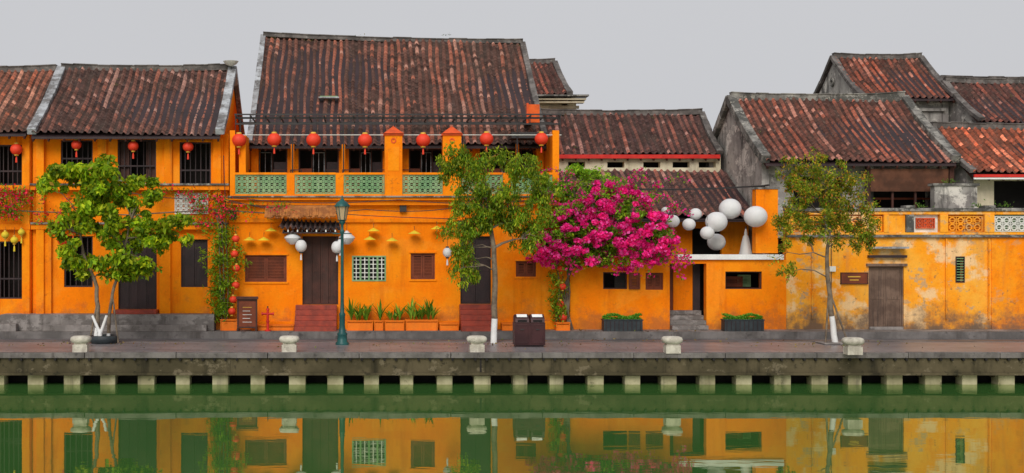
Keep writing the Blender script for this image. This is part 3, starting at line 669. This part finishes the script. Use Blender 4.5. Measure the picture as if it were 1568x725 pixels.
def terrace():
    e=empty('terrace_wall_building'); b=MB()
    o1=[(X(923),X(960),Z(443),Z(417)),(X(988),X(1015),Z(444),Z(418))]
    xa,xb,xc,xd=X(872.5),X(1025),X(1081),X(1203)
    b.wall(xa,xb,.1,Z(392),-.05,.3,o1,'orange')
    o2=[(X(1110),X(1166),Z(443),Z(416))]; b.wall(xc,xd,.1,Z(398),-.05,.3,o2,'orange')
    b.box(xb,xc,-.049,.25,Z(404),Z(398),'orange')
    b.box(X(1157),X(1191),-.02,.35,Z(388),Z(290),'orange'); b.box(X(1155),X(1193),-.05,.38,Z(290),Z(287),'mould')
    b.box(X(1040),X(1070),.75,.9,.1,Z(404),'orange'); b.box(xb-.02,X(1040),.8,.9,.1,Z(404),'shutter'); b.box(X(1070),xc,.7,.8,.1,Z(404),'black')
    b.box(xa,xb-.3,.9,1,.1,Z(396),'dark')
    b.box(xc+.02,xd,1.6,1.7,.1,Z(400),'dark')
    b.box(xb,xd,.26,3.0,Z(402),Z(399),'mould')
    b.build('walls',e)
    t=MB(); t.box(X(1036),X(1198),-.16,.30,Z(398)+.002,Z(390),'white'); t.box(xa,xb+.1,-.12,.28,Z(392)+.001,Z(387),'mould')
    t.build('coping',e,.01)
    w=MB(); a,c,z0,z1=o1[0]; w.frame(a,c,z0,z1,.0,.06,.04,'wood'); w.box(c-.02-.38,c-.04,.05,.08,z0+.04,z1-.04,'dark'); 
    w.shutter(X(962),X(979),Z(443),Z(418),-.12,'shutter',1); w.shutter(*o1[1],.0,'shutter',2)
    a,c,z0,z1=o2[0]; w.frame(a,c,z0,z1,.02,.1,.04,'wood'); w.shutter(a+.05,a+.85,z0+.05,z0+.4,.8,'shutter',1); w.shutter(c-.5,c-.06,z0+.05,z0+.45,.9,'greentile',1)
    w.build('windows',e)
    s=MB()
    for i in range(4): s.box(xb+.01,xc-.01,-.35+.28*i,.75,.15+.15*i+.001,.3+.15*i,'plinth')
    s.build('stone_steps',e,.015)
terrace()
b=MB(); x=X(1142,.6);y=.6;z=Z(390,.6)
b.cyl((x,y,z-.6),(x,y,z+.95),.025,.02,'metal',8)
b.lathe((x,y,z),[(.24,.0),(.20,.12),(.16,.35),(.09,.62),(.05,.66),(.06,.70),(.015,.9)],'canvas',16,.25)
b.build('closed_parasol')
# ================================================================== RIGHT: yellow wall house E
def e_house():
    e=empty('old_weathered_house')
    gable_roof(e,14.05,20.62,1.5,Z(249,1.5),5.5,Z(153,5.5),Z(153,5.5),seed=7,tint=(1.1,.88,.85),vl='mould',vr='mould',wallmat='greygable',ridgeh=.34,vh=.3,vw=.32,ridge='mould')
    b=MB()
    yb=2.3; ops=[(X(1338,yb),X(1450,yb),Z(318,yb)-.4,Z(262,yb)),(X(1215,yb),X(1290,yb),Z(318,yb)-.4,Z(270,yb))]
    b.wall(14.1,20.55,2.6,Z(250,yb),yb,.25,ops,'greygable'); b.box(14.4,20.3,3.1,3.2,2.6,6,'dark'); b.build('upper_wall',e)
    b=MB(); b.box(X(1333,1.7),X(1452,1.7),1.7,1.73,Z(293,1.7),Z(259,1.7),'bamboo')
    z=Z(293,1.7)
    while z<Z(259,1.7): b.cyl((X(1333,1.7),1.69,z),(X(1452,1.7),1.69,z),.012,.012,'bamboo',5); z+=.04
    b.box(X(1453,1.8),X(1460,1.8),1.75,1.9,3.3,Z(252,1.8),'wood'); b.box(X(1326,1.8),X(1332,1.8),1.75,1.9,3.3,Z(252,1.8),'wood')
    for p in (1365,1400,1430): b.box(X(p,1.8),X(p+3,1.8),1.78,1.84,3.3,Z(293,1.8),'wood')
    b.box(X(1338,yb),X(1450,yb),yb+.02,yb+.08,Z(306,yb),Z(303,yb),'shutter'); b.build('verandah_blind',e)
    b=MB(); b.box(X(1453),X(1520),1.0,1.3,3.0,Z(285,1),'greygable'); b.box(X(1450),X(1523),.95,1.35,Z(285,1)+.002,Z(281,1),'mould'); b.build('terrace_stub_wall',e)
    xa,xm,xb=X(1203.5),X(1518),X(1900)
    door=(X(1330),X(1384),.12,Z(408)); win=(X(1463),X(1477),Z(433),Z(393))
    b=MB(); b.wall(xa,xm,.1,Z(364),0,.3,[door,win],'weather'); b.wall(xm,xb,.1,Z(364),-.03,.3,[(X(1640),X(1700),.12,Z(400))],'weather2')
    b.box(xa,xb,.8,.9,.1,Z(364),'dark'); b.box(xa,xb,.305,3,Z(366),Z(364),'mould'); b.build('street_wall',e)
    t=MB(); t.box(xa,xb,-.13,.34,Z(364)+.002,Z(360),'mould'); t.box(xa,xb,-.07,.3,Z(360),Z(356),'weather')
    t.box(xa,xb,-.10,.30,Z(324),Z(319),'mould'); t.box(xa,xb,-.05,.25,Z(329),Z(324),'weather')
    pr=[(1203.5,1216),(1262,1272),(1318,1328),(1352,1360),(1386,1398),(1438,1450),(1506,1521),(1575,1590),(1650,1665),(1730,1745),(1830,1845),(1885,1900)]
    for i,(a,c) in enumerate(pr): 
        t.box(X(a),X(c),-.09,.29,Z(356)+.001,Z(329)-.001,'mould' if i%3==1 else 'weather')
        t.box(X(a)-.02,X(c)+.02,-.12,.3,Z(318.9),Z(315),'mould') if i%2==0 else None
    t.build('parapet',e,.012)
    l=MB()
    for i,((_,a),(c,_2)) in enumerate(zip(pr[:-1],pr[1:])):
        a=X(a)+.003;c=X(c)-.003
        if i in (3,): l.box(a,c,-.0,.1,Z(355.9),Z(329.1),'weather')
        elif i==4:
            l.box(a,c,.1,.14,Z(355.9),Z(329.1),'whiteblock'); l.lattice(a+.12,c-.12,Z(350),Z(334),.03,.18,'cap',.06)
        elif i>=6: l.box(a,c,.12,.16,Z(355.9),Z(329.1),'greentile'); l.lattice(a+.05,c-.05,Z(355),Z(331),.02,.28,'whiteblock',.07)
        else: l.box(a,c,.16,.2,Z(355.9),Z(329.1),'weather2'); l.lattice(a+.02,c-.02,Z(355),Z(331),.02,.27,'weather',.07)
    l.build('parapet_lattice',e)
    d=MB(); d.shutter(*door,.06,'greywood',2,False); d.box(X(1326),X(1388),-.09,-.002,Z(408)+.003,Z(404),'greywood'); d.box(X(1328),X(1386),-.16,-.002,Z(395),Z(391),'black'); d.box(X(1331),X(1383),-.03,-.002,.151,.24,'plinth')
    d.box(X(1329),X(1385),-.35,-.003,Z(381),Z(378),'verge')
    d.frame(*win,-.02,.05,.035,'black'); 
    z=win[2]+.08
    while z<win[3]-.05: d.box(win[0]+.035,win[1]-.035,.0,.03,z-.012,z+.012,'greentile'); z+=.09
    d.build('door_and_window',e)
    d=MB()
    for p in (1243,1448,1513): d.cyl((X(p),-.06,.5),(X(p),-.06,Z(366)),.028,.028,'weather' if p!=1513 else 'weather2',8)
    d.cyl((X(1272),-.05,1.4),(X(1272),-.05,Z(366)),.012,.012,'metal',6); d.box(X(1269),X(1278),-.1,-.002,Z(416),Z(408),'whiteblock')
    d.build('drain_pipes',e)
    r=np.random.default_rng(3); P=[]
    for p,q_ in ((1205,316),(1330,316),(1455,280),(1500,317),(1540,317),(1290,317),(1410,318)):
        for i in range(50): P.append((X(p)+r.normal(0,.14),.1+r.normal(0,.07),Z(q_)+abs(r.normal(0,.07))))
    leaves('parapet_weeds',np.array(P),.08,[(.10,.22,.03),(.2,.3,.05)],[2,1],e,-.5,.35,None,3)
    return e
e_house()
b=MB(); b.box(X(1287),X(1328),-.05,-.004,Z(435),Z(418),'shutter'); b.frame(X(1287)-.01,X(1328)+.01,Z(435)-.01,Z(418)+.01,-.06,-.003,.025,'wood')
for k,w in enumerate((.42,.3)): b.box(X(1307)-w/2,X(1307)+w/2,-.056,-.051,Z(424+5*k)-.018,Z(424+5*k)+.018,'gold')
b.build('house_name_sign')
def far_right():
    e=empty('red_roof_house')
    gable_roof(e,20.95,30,1.0,Z(267,1),4.0,Z(196,4),Z(196,4),seed=8,tint=(2.2,1.25,.9),wallmat='greygable',zb=2.5)
    b=MB(); b.wall(21,29.9,2.6,Z(268,1.7),1.7,.25,[(X(1522,1.7),X(1600,1.7),3.2,Z(277,1.7)),(X(1630,1.7),X(1760,1.7),3.2,Z(277,1.7))],'cream'); b.box(21,29.8,2.5,2.6,2.6,5.3,'dark'); b.build('walls',e)
    b=MB(); b.box(20.95,30,.92,.98,Z(272,1),Z(267.5,1),'red'); b.box(20.95,30,.94,.99,Z(275,1),Z(272.2,1),'white'); b.build('fascia',e)
far_right()
def bg(name,x0,x1,ye,qe,yr,qr,tint,seed,wm,wx1=None):
    e=empty(name); ze=Z(qe,ye); zr=Z(qr,yr)
    gable_roof(e,x0,x1,ye,ze,yr,zr,zr,seed=seed,tint=tint,wallmat=wm)
    b=MB(); b.box(x0+.3,(wx1 or x1-.3),ye+.5,ye+.7,.1,ze-.02,wm); b.box(x0+.28,(wx1 or x1-.3)+.1,ye+.35,ye+.5,ze-.5,ze-.38,wm); b.build('front_wall',e)
    return e
e=bg('background_tiled_house',20.5,24.3,9,150,12,89,(1.2,.88,.8),21,'greygable')
b=MB(); b.ring(12,10.0,0,.2,.1,.05,'mould'); o=b.build('gable_vent',e); o.rotation_euler=(0,0,R(90)); o.location=(20.48,0,0)
d=MB(); d.box(X(1352,10.3),X(1376,10.3),10.2,10.6,Z(134,10.2)+.0,Z(134,10.2)+.14,'white'); d.build('skylight',e)
e=bg('background_tiled_house',24.35,36,7,187,10,127,(1.0,.82,.85),22,'greygable')
e=bg('background_tiled_house',3.0,8.95,11,147,15,97,(1.0,.8,.8),23,'cream',9.3)
b=MB(); 
for k,(o,zz) in enumerate(((.25,154),(.15,158),(.4,149))): b.box(6.5,9.45+o*.6,11.05-o,11.3,Z(zz,11),Z(zz-2.5,11),'mould' if k==2 else 'cream')
b.build('cornice',e)
e=bg('background_tiled_house',29,40,16,160,20,123,(.9,.75,.8),24,'greygable')
e=bg('background_tiled_house',-32,-20.5,8,205,12,150,(.9,.75,.8),25,'greygable')
# ================================================================== TREES
G1=[(.32,.46,.012),(.22,.37,.012),(.10,.21,.012),(.50,.56,.02),(.42,.24,.03)]
def EL(y,L,ry=None): 
    return [(X(a,y),y+random.uniform(-.2,.2),Z(c,y),ra*(40+y)/1840,(ry or ra*(40+y)/1840*.9),rc*(40+y)/1840) for a,c,ra,rc in L]
y=-3.7
tree('young_shade_tree',[(X(147,y),y,.02),(X(150,y),y,Z(480,y)),(X(147,y),y+.1,Z(440,y)),(X(128,y),y,Z(390,y)),(X(120,y),y,Z(330,y))],[.085,.07,.06,.045,.02],
  EL(y,[(150,280,50,38),(95,270,32,24),(112,345,44,46),(208,302,36,32),(230,355,54,50),(272,342,34,32),(180,400,42,34),(112,400,30,28),(218,408,38,28),(160,340,50,44),(72,296,14,24),(168,320,46,40),(150,252,24,16)]),
  165,100,.235,.185,G1,[4,4,2,3,.3],11,white_to=.25,extra_trunks=[([(X(165,y),y+.05,.02),(X(168,y),y,Z(470,y)),(X(178,y),y-.05,Z(430,y)),(X(190,y),y,Z(380,y)),(X(205,y),y,Z(320,y))],[.06,.05,.045,.035,.015])],
  stakes=[((X(138,y),y-.1,.02),(X(150,y),y,1.35)),((X(182,y),y-.1,.02),(X(172,y),y,1.5))],aspect=.5,shell=.3,down=.5)
b=MB(); x=X(158,y)
b.cyl((x-.25,y-.35,.85),(x-.05,y-.3,.35),.04,.05,'white',8); b.cyl((x+.18,y-.35,.85),(x+.0,y-.3,.35),.04,.05,'white',8); b.cyl((x-.03,y-.3,.02),(x-.03,y-.3,.42),.07,.06,'white',8)
b.build('white_painted_stump')
b=MB(); b.lathe((X(160,y),y-.05,0),[(.36,0),(.4,.02),(.42,.22),(.38,.24),(.36,.18)],'planter',20); b.build('tree_planter_ring')
y=-3.8
G2=[(.17,.29,.012),(.10,.20,.012),(.28,.38,.015),(.40,.44,.025),(.34,.16,.02)]
tree('weeping_street_tree',[(X(756,y),y,.0),(X(758,y),y,Z(450,y)),(X(757,y),y,Z(380,y)),(X(748,y),y,Z(320,y)),(X(740,y),y,Z(260,y))],[.1,.085,.075,.05,.02],
  EL(y,[(718,262,40,34),(790,258,40,26),(745,308,52,40),(708,350,34,40),(712,402,26,34),(798,312,46,38),(828,288,32,28),(765,246,30,18),(808,360,36,32),(686,256,16,26),(745,340,40,30),(725,420,14,22)]),
  210,105,.20,.115,G2,[4,3,3,2,.5],12,white_to=.55,down=.9,aspect=.33,shell=.3,zs=1.25)
y=-4.0
G3=[(.21,.30,.015),(.12,.20,.012),(.33,.37,.02),(.58,.38,.03),(.55,.18,.03)]
tree('young_street_tree',[(X(1279,y),y,.0),(X(1272,y),y,Z(470,y)),(X(1266,y),y,Z(410,y)),(X(1270,y),y,Z(350,y)),(X(1262,y),y,Z(270,y))],[.095,.075,.06,.04,.015],
  EL(y,[(1258,258,54,26),(1300,276,38,26),(1222,285,38,34),(1314,325,40,36),(1212,335,30,36),(1265,330,46,36),(1202,388,18,46),(1308,365,36,24),(1240,360,28,22),(1265,295,50,32)]),
  165,80,.20,.10,G3,[4,3,2.5,2.2,.8],13,white_to=.75,down=.4,aspect=.36,shell=.35,zs=1.1,
  stakes=[((X(1262,y),y-.1,.0),(X(1270,y),y,1.9)),((X(1296,y),y-.15,.0),(X(1268,y),y,1.7)),((X(1285,y),y+.4,.0),(X(1270,y),y,1.8))])
b=MB(); b.box(X(1255,y),X(1292,y),y-.4,y+.4,.004,.05,'plinth'); b.build('tree_pit_kerb',None,.015)
# bougainvillea
e=empty('bougainvillea')
y=-.6
el=EL(y,[(890,305,52,32),(945,330,56,40),(985,362,44,36),(905,350,60,44),(850,350,44,40),(825,380,34,26),(1008,378,32,24),(880,385,50,28),(955,390,44,24)],.8)
cc,pts,br,g=crown_pts(el,160,95,.27,31,.45); leaves('green_leaves',pts,.11,[(.17,.34,.015),(.10,.22,.012),(.31,.46,.02)],[3,2,2],e,.2,.5,br,31)
cc2,pts,br,g=crown_pts(el,330,62,.15,32,.9); 
m=((pts[:,0]-X(848))*1.0-(pts[:,2]-Z(322))*1.2>0)&(pts[:,1]<.3)&(pts[:,2]<Z(278)); pts=pts[m];br=br[m]
pts[:,1]-=.16; leaves('magenta_bracts',pts,.10,[(.92,.03,.32),(.80,.014,.22),(.95,.13,.50),(.65,.01,.15)],[4,3,2,1],e,.0,.85,.6+br*.45,32)
el=EL(-.2,[(900,268,34,14),(860,290,26,22),(935,285,30,16),(880,262,18,10),(985,300,26,12)],.6)
_,pts,br,g=crown_pts(el,60,80,.22,33,.3); leaves('top_leaves',pts,.12,[(.24,.46,.02),(.16,.34,.02),(.38,.54,.03)],[3,2,2],e,.0,.4,br,33)
b=MB(); 
for k in range(4): b.tube([(X(868+3*k,-.3),-.3,.15),(X(872-4*k,-.3),-.3,1.4),(X(866+6*k,-.3),-.4,2.6),(X(880+25*k,-.3),-.5,3.6)],[.04,.035,.03,.012],'bark',6)
rr=random.Random(5); P=[]
for k in range(34):
    px=rr.uniform(830,1030); a=rr.uniform(-1,1); L=rr.uniform(.4,.9); p0=Vector((X(px,y),y-.3,Z(rr.uniform(285,350),y)+.1))
    if px>980: a=abs(a)
    q_=[p0,p0+Vector((a*.4*L,-.1,.45*L)),p0+Vector((a*.9*L,-.15,.55*L)),p0+Vector((a*1.3*L,-.15,.4*L))]; b.tube(q_,[.012,.01,.008,.004],'bark',5)
    for s in range(1,4):
        for i in range(16): f=rr.random(); p=q_[s-1].lerp(q_[s],f); P.append((p.x+rr.gauss(0,.05),p.y+rr.gauss(0,.05),p.z+rr.gauss(0,.05)))
b.build('stems',e)
leaves('spray_bracts',np.array(P),.085,[(.92,.03,.32),(.80,.014,.22),(.2,.36,.02)],[3,2,3],e,.0,.7,None,39)
P=[]
for k in range(30):
    px=rr.uniform(795,1045); q0=rr.uniform(345,392); x=X(px,y); L=rr.uniform(.4,.95)
    for i in range(45): s=rr.random(); P.append((x+rr.gauss(0,.07)+.25*s,y-.5+rr.gauss(0,.08),Z(q0,y)-s*L))
leaves('hanging_bracts',np.array(P),.09,[(.92,.03,.32),(.80,.014,.22),(.17,.32,.02)],[4,3,3],e,.0,.8,None,34)
# red flowering vine on left facade
e=empty('red_flowering_vine'); rr=random.Random(9); P=[];Q=[]
for a,c,q0,q1,n in ((-40,60,292,332,44),(60,130,305,345,14),(240,300,290,320,10),(300,350,300,345,28),(345,400,308,335,12),(400,450,308,330,6),(0,40,300,330,16)):
    for k in range(n):
        x=X(rr.uniform(a,c)); z=Z(rr.uniform(q0,q1)); sx=rr.uniform(.06,.2)
        for i in range(24): P.append((x+rr.gauss(0,sx),-.5+rr.gauss(0,.1),z+rr.gauss(0,.09)))
        for i in range(rr.choice((2,6,16))): Q.append((x+rr.gauss(0,sx),-.58+rr.gauss(0,.1),z+rr.gauss(0,.08)))
leaves('leaves',np.array(P),.09,[(.20,.36,.02),(.10,.22,.015),(.32,.38,.03)],[3,2,1],e,.1,.45,None,35); leaves('flowers',np.array(Q),.085,[(.88,.03,.06),(.8,.02,.12)],[2,1],e,0,.9,None,36)
b=MB(); b.tube([(X(-60),-.42,Z(318)),(X(60),-.45,Z(325)),(X(200),-.45,Z(330)),(X(330),-.45,Z(322)),(X(450),-.4,Z(330))],.02,'bark',6)
for k in range(3): b.tube([(X(343+3*k),-.5,.15),(X(340+6*k),-.5,1.5),(X(338+5*k),-.48,Z(345)),(X(330),-.45,Z(322))],.02,'bark',6)
b.build('stems',e)
for cx,q0,q1,n in ((343,345,488,120),(858,405,490,30)):
    P=[]
    for k in range(n):
        q=rr.uniform(q0,q1); s=(q-q0)/(q1-q0); w=.35*(.5+.6*math.sin(math.pi*min(1,s+.15))) if n>50 else .13
        x=X(cx-4,-.5)+rr.gauss(0,w*.8); 
        for i in range(24): P.append((x+rr.gauss(0,.1),-.42+rr.gauss(0,.16),Z(q,-.5)+rr.gauss(0,.09)))
    e=empty('climbing_plant'); leaves('leaves',np.array(P),.14,[(.22,.38,.015),(.11,.23,.012),(.34,.48,.02)],[3,2,2],e,.3,.28,None,37)
    b=MB(); b.tube([(X(cx-6,-.5),-.42,.4),(X(cx,-.5),-.42,1.6),(X(cx-5,-.5),-.42,Z(q0,-.5))],.025,'bark',6); b.build('stem',e)
r=np.random.default_rng(77); P=[]
for cx,cy,s,n in ((X(160,-3.7),-3.9,1.4,60),(X(756,-3.8),-4.0,1.5,60),(X(1272,-4),-4.0,1.3,50),(X(940),-1.8,2.0,60),(4,-5,12,60)):
    for i in range(n):
        px_=cx+r.normal(0,s); py_=cy+r.normal(0,.6); py_=min(max(py_,-6.8),-.2); zz=.012 if py_<-3.42 else (.03 if py_<-3.2 else (-.05 if py_<-1.27 else .18)); P.append((px_,py_,zz))
leaves('fallen_leaves',np.array(P),.08,[(.3,.22,.08),(.2,.12,.05),(.2,.22,.05)],[3,2,1],None,0,.6,None,78)
# ================================================================== planters
def blades(name,C,n,L,cols,parent,seed=1):
    r=np.random.default_rng(seed); V=[];F=[];Cc=[]
    for c in C:
        for i in range(n):
            th=r.uniform(0,2*math.pi); ln=L*r.uniform(.6,1.2); sp=r.uniform(.25,.8); w=.035*r.uniform(.7,1.3)
            d=np.array([math.cos(th),math.sin(th),0]); s=np.array([-d[1],d[0],0]); col=np.array(cols[r.integers(len(cols))])*r.uniform(.7,1.3); p0=len(V)
            for k in range(5):
                t=k/4; p=np.array(c)+d*ln*sp*t**1.5+np.array([0,0,ln*(t-.35*sp*t*t*1.2)]); ww=w*(math.sin(math.pi*(t*.85+.12)))
                V+= [p-s*ww,p+s*ww]
            for k in range(4): F.append((p0+2*k,p0+2*k+1,p0+2*k+3,p0+2*k+2)); Cc.append(col)
    return npmesh(name,np.array(V),np.array(F),np.array(Cc),'leaf',parent)
LG=[(.17,.38,.03),(.09,.24,.02),(.32,.5,.05)]
for i,(a,c,h,pl) in enumerate(((531,571,.30,1),(573,587,.30,1),(589,619,.30,1),(621,670,.32,1),(673,702,.22,0),(338,364,.34,0),(385,450,.16,0),(768,788,.22,0),(851,872,.24,2))):
    e=empty('plant_box'); b=MB(); x0,x1=X(a,-.5),X(c,-.5); zb=.15
    b.frame(x0,x1,zb,zb+h,-.62,-.20,.03,'oplanter'); b.box(x0+.03,x1-.03,-.60,-.22,zb+.03,zb+h-.05,'oplanter'); b.box(x0-.015,x1+.015,-.635,-.19,zb+h+.001,zb+h+.03,'oplanter')
    b.build('box',e,.008)
    if pl:
        C=[(x0+.12+(x1-x0-.24)*(k+.5)/max(1,int((x1-x0)/.17))+random.uniform(-.05,.05),-.42+random.uniform(-.08,.08),zb+h+.02) for k in range(max(1,int((x1-x0)/.17)))]
        for k,c_ in enumerate(C): blades('leaves',[c_],15,(.66 if pl==1 else .4)*random.uniform(.6,1.25),LG,e,40+i*20+k)
for a,c in ((923,982),(1107,1167)):
    e=empty('hedge_planter'); b=MB(); y=-.75; x0,x1=X(a,y),X(c,y)
    b.box(x0,x1,y-.2,y+.2,.15,.5,'planter'); b.box(x0-.02,x1+.02,y-.22,y+.22,.5,.54,'planter')
    for k in range(9): xx=x0+(x1-x0)*(k+.5)/9; b.box(xx-.012,xx+.012,y-.212,y-.2005,.17,.49,'black')
    b.build('box',e,.008)
    r=np.random.default_rng(a); n=1900; P=np.stack([r.uniform(x0+.02,x1-.02,n),r.uniform(y-.2,y+.2,n),r.uniform(.53,.68,n)],1); P[:,2]+=.05*np.sin(P[:,0]*7)*(P[:,2]>.6)
    leaves('hedge_leaves',P,.06,[(.12,.38,.03),(.07,.25,.02),(.2,.48,.04)],[3,2,2],e,-.3,.5,None,a)
# ================================================================== street furniture
def bollard(p,q):
    d=2.97*1840/(q-375); y=d-40; x=X(p,y); b=MB()
    b.box(x-.2,x+.2,y-.16,y+.16,.0,.22,'stone'); b.box(x-.17,x+.17,y-.13,y+.13,.22,.27,'stone')
    prof=[(.22,.265),(.27,.29),(.30,.34),(.305,.38),(.28,.43),(.22,.455),(.08,.465)]
    n=24; vs=[]
    for rr_,z in prof:
        for i in range(n):
            t=2*math.pi*i/n; c_,s_=math.cos(t),math.sin(t); k=rr_/((abs(c_)**3.2+abs(s_)**3.2)**(1/3.2)); vs.append((x+k*c_*.92,y+k*s_*.75,z))
    fs=[(j*n+i,j*n+(i+1)%n,(j+1)*n+(i+1)%n,(j+1)*n+i) for j in range(len(prof)-1) for i in range(n)]
    b.add(vs,fs,'stone',True); b.add(vs[-n:],[tuple(range(n))],'stone'); b.add(vs[:n],[tuple(range(n-1,-1,-1))],'stone')
    b.build('stone_bollard')
for p,q_ in ((124,540),(443,540),(730,540),(1029,541),(1306,543),(-190,540),(1600,543)): bollard(p,q_)
e=empty('street_lamp'); y=-4.3; x=X(524,y); b=MB()
b.lathe((x,y,0),[(.20,0),(.20,.06),(.16,.10),(.14,.28),(.16,.32),(.11,.38),(.085,.55),(.085,.85),(.10,.9),(.065,.96),(.052,1.3),(.045,2.9),(.042,3.3),(.07,3.34),(.07,3.38),(.04,3.42),(.04,3.55),(.09,3.62),(.10,3.66),(.03,3.7)],'lampgreen',16)
b.cyl((x-.28,y,3.3),(x+.28,y,3.3),.015,.015,'lampgreen',8); b.build('post',e)
b=MB(); b.lathe((x,y,3.70),[(.11,0),(.19,.40)],'glass',6,smooth=False); b.build('lamp_glass',e)
b=MB(); 
for i in range(6):
    t=2*math.pi*i/6; b.cyl((x+.112*math.cos(t),y+.112*math.sin(t),3.70),(x+.193*math.cos(t),y+.193*math.sin(t),4.10),.012,.012,'lampgreen',5)
b.lathe((x,y,4.10),[(.235,0),(.235,.03),(.14,.14),(.07,.18),(.06,.22),(.02,.25),(.025,.29),(.004,.34)],'lampgreen',12); b.lathe((x,y,3.67),[(.05,0),(.13,.02),(.13,.04)],'lampgreen',12)
b.build('lamp_head',e)
e=empty('litter_bin'); y=-5.2; x0,x1=X(788,y),X(835,y); b=MB(); zt=Z(487,y)
b.box(x0,x1,y,y+.45,.06,zt-.14,'maroon'); b.box(x0+.04,x1-.04,y+.04,y+.41,0,.06,'black')
for k in (0,1):
    a=x0+.03+(x1-x0)/2*k; c=a+(x1-x0)/2-.06; b.frame(a,c,.12,zt-.2,y-.012,y-.001,.03,'maroon'); b.box((a+c)/2-.05,(a+c)/2+.05,y-.03,y-.013,.5,.53,'metal')
    b.prism_x(a-.01,c+.01,[(y-.02,zt-.138),(y+.46,zt-.138),(y+.46,zt+.02),(y+.20,zt+.09),(y+.02,zt-.02)],'maroon')
    b.box((a+c)/2-.13,(a+c)/2+.13,y-.022,y-.003,zt-.12,zt-.06,'dark'); 
    b.add([((a+c)/2-.15,y+.05,zt+.0185),((a+c)/2+.15,y+.05,zt+.0185),((a+c)/2+.15,y+.17,zt+.092),((a+c)/2-.15,y+.17,zt+.092)],[(0,1,2,3)],'white')
b.build('bin_body',e,.008)
b=MB(); y=-1.0; x0,x1=X(364,y),X(393,y)
b.box(x0,x1,y,y+.04,.3,Z(460,y),'shutter'); b.frame(x0-.02,x1+.02,.26,Z(460,y)+.03,y-.02,y+.05,.05,'wood'); b.box(x0-.02,x0+.04,y-.12,y+.2,.15,.26,'wood'); b.box(x1-.04,x1+.02,y-.12,y+.2,.15,.26,'wood')
for k in range(5): b.box(x0+.16,x1-.16-.05*(k%2),y-.006,y-.001,.45+.12*k,.465+.12*k,'whiteblock' if k!=4 else 'gold')
b.prism_x(x0-.05,x1+.05,[(y-.08,Z(460,y)+.03),(y+.1,Z(460,y)+.03),(y+.01,Z(460,y)+.12)],'wood')
b.build('menu_board')
b=MB(); y=-.9; x=X(410,y); b.cyl((x,y,.15),(x,y,.85),.045,.04,'red',10); b.cyl((x,y,.15),(x,y,.2),.1,.1,'red',12); b.cyl((x-.17,y,.72),(x+.17,y,.72),.035,.035,'red',8)
b.cyl((x-.2,y,.72),(x-.16,y,.72),.055,.055,'red',10); b.cyl((x+.16,y,.72),(x+.2,y,.72),.055,.055,'red',10); b.cyl((x,y,.85),(x,y,.9),.06,.05,'red',10); b.cyl((x,y,.9),(x,y,.97),.02,.02,'metal',8); b.cyl((x,y,.45),(x,y,.5),.06,.06,'red',10)
b.build('fire_hydrant')
# ================================================================== world, sun, camera
w=bpy.data.worlds.new('World'); scene.world=w; w.use_nodes=True; nt=w.node_tree; bgd=nt.nodes['Background']
sk=nt.nodes.new('ShaderNodeTexSky'); sk.sky_type='NISHITA'; sk.sun_disc=False; sk.sun_elevation=R(38); sk.sun_rotation=R(195); sk.air_density=1; sk.dust_density=3
hs=nt.nodes.new('ShaderNodeHueSaturation'); hs.inputs['Saturation'].default_value=.12; nt.links.new(sk.outputs[0],hs.inputs['Color'])
nz=nt.nodes.new('ShaderNodeTexNoise'); nz.inputs['Scale'].default_value=1.6; tc=nt.nodes.new('ShaderNodeTexCoord'); nt.links.new(tc.outputs['Generated'],nz.inputs['Vector'])
cl2=mix(nt,nz.outputs['Fac'],(5.1,5.15,5.4),(6.1,6.15,6.4))
mx=mix(nt,.9,hs.outputs[0],cl2); nt.links.new(mx,bgd.inputs['Color']); bgd.inputs['Strength'].default_value=.105
sl=bpy.data.lights.new('sun','SUN'); sl.energy=2.2; sl.angle=R(34); sl.color=(1,.95,.88); so=bpy.data.objects.new('sun',sl); so.rotation_euler=(R(54),0,R(-15)); scene.collection.objects.link(so)
cam=bpy.data.cameras.new('camera'); co=bpy.data.objects.new('camera',cam); scene.collection.objects.link(co); scene.camera=co
cam.sensor_width=36; cam.lens=36*1840/1568; cam.shift_x=(784-550)/1568; cam.shift_y=(375-362.5)/1568
co.location=(0,-40,2.97); co.rotation_euler=(R(90),0,0); cam.clip_end=4000
scene.view_settings.view_transform='Standard'; scene.view_settings.look='None'; scene.view_settings.exposure=0
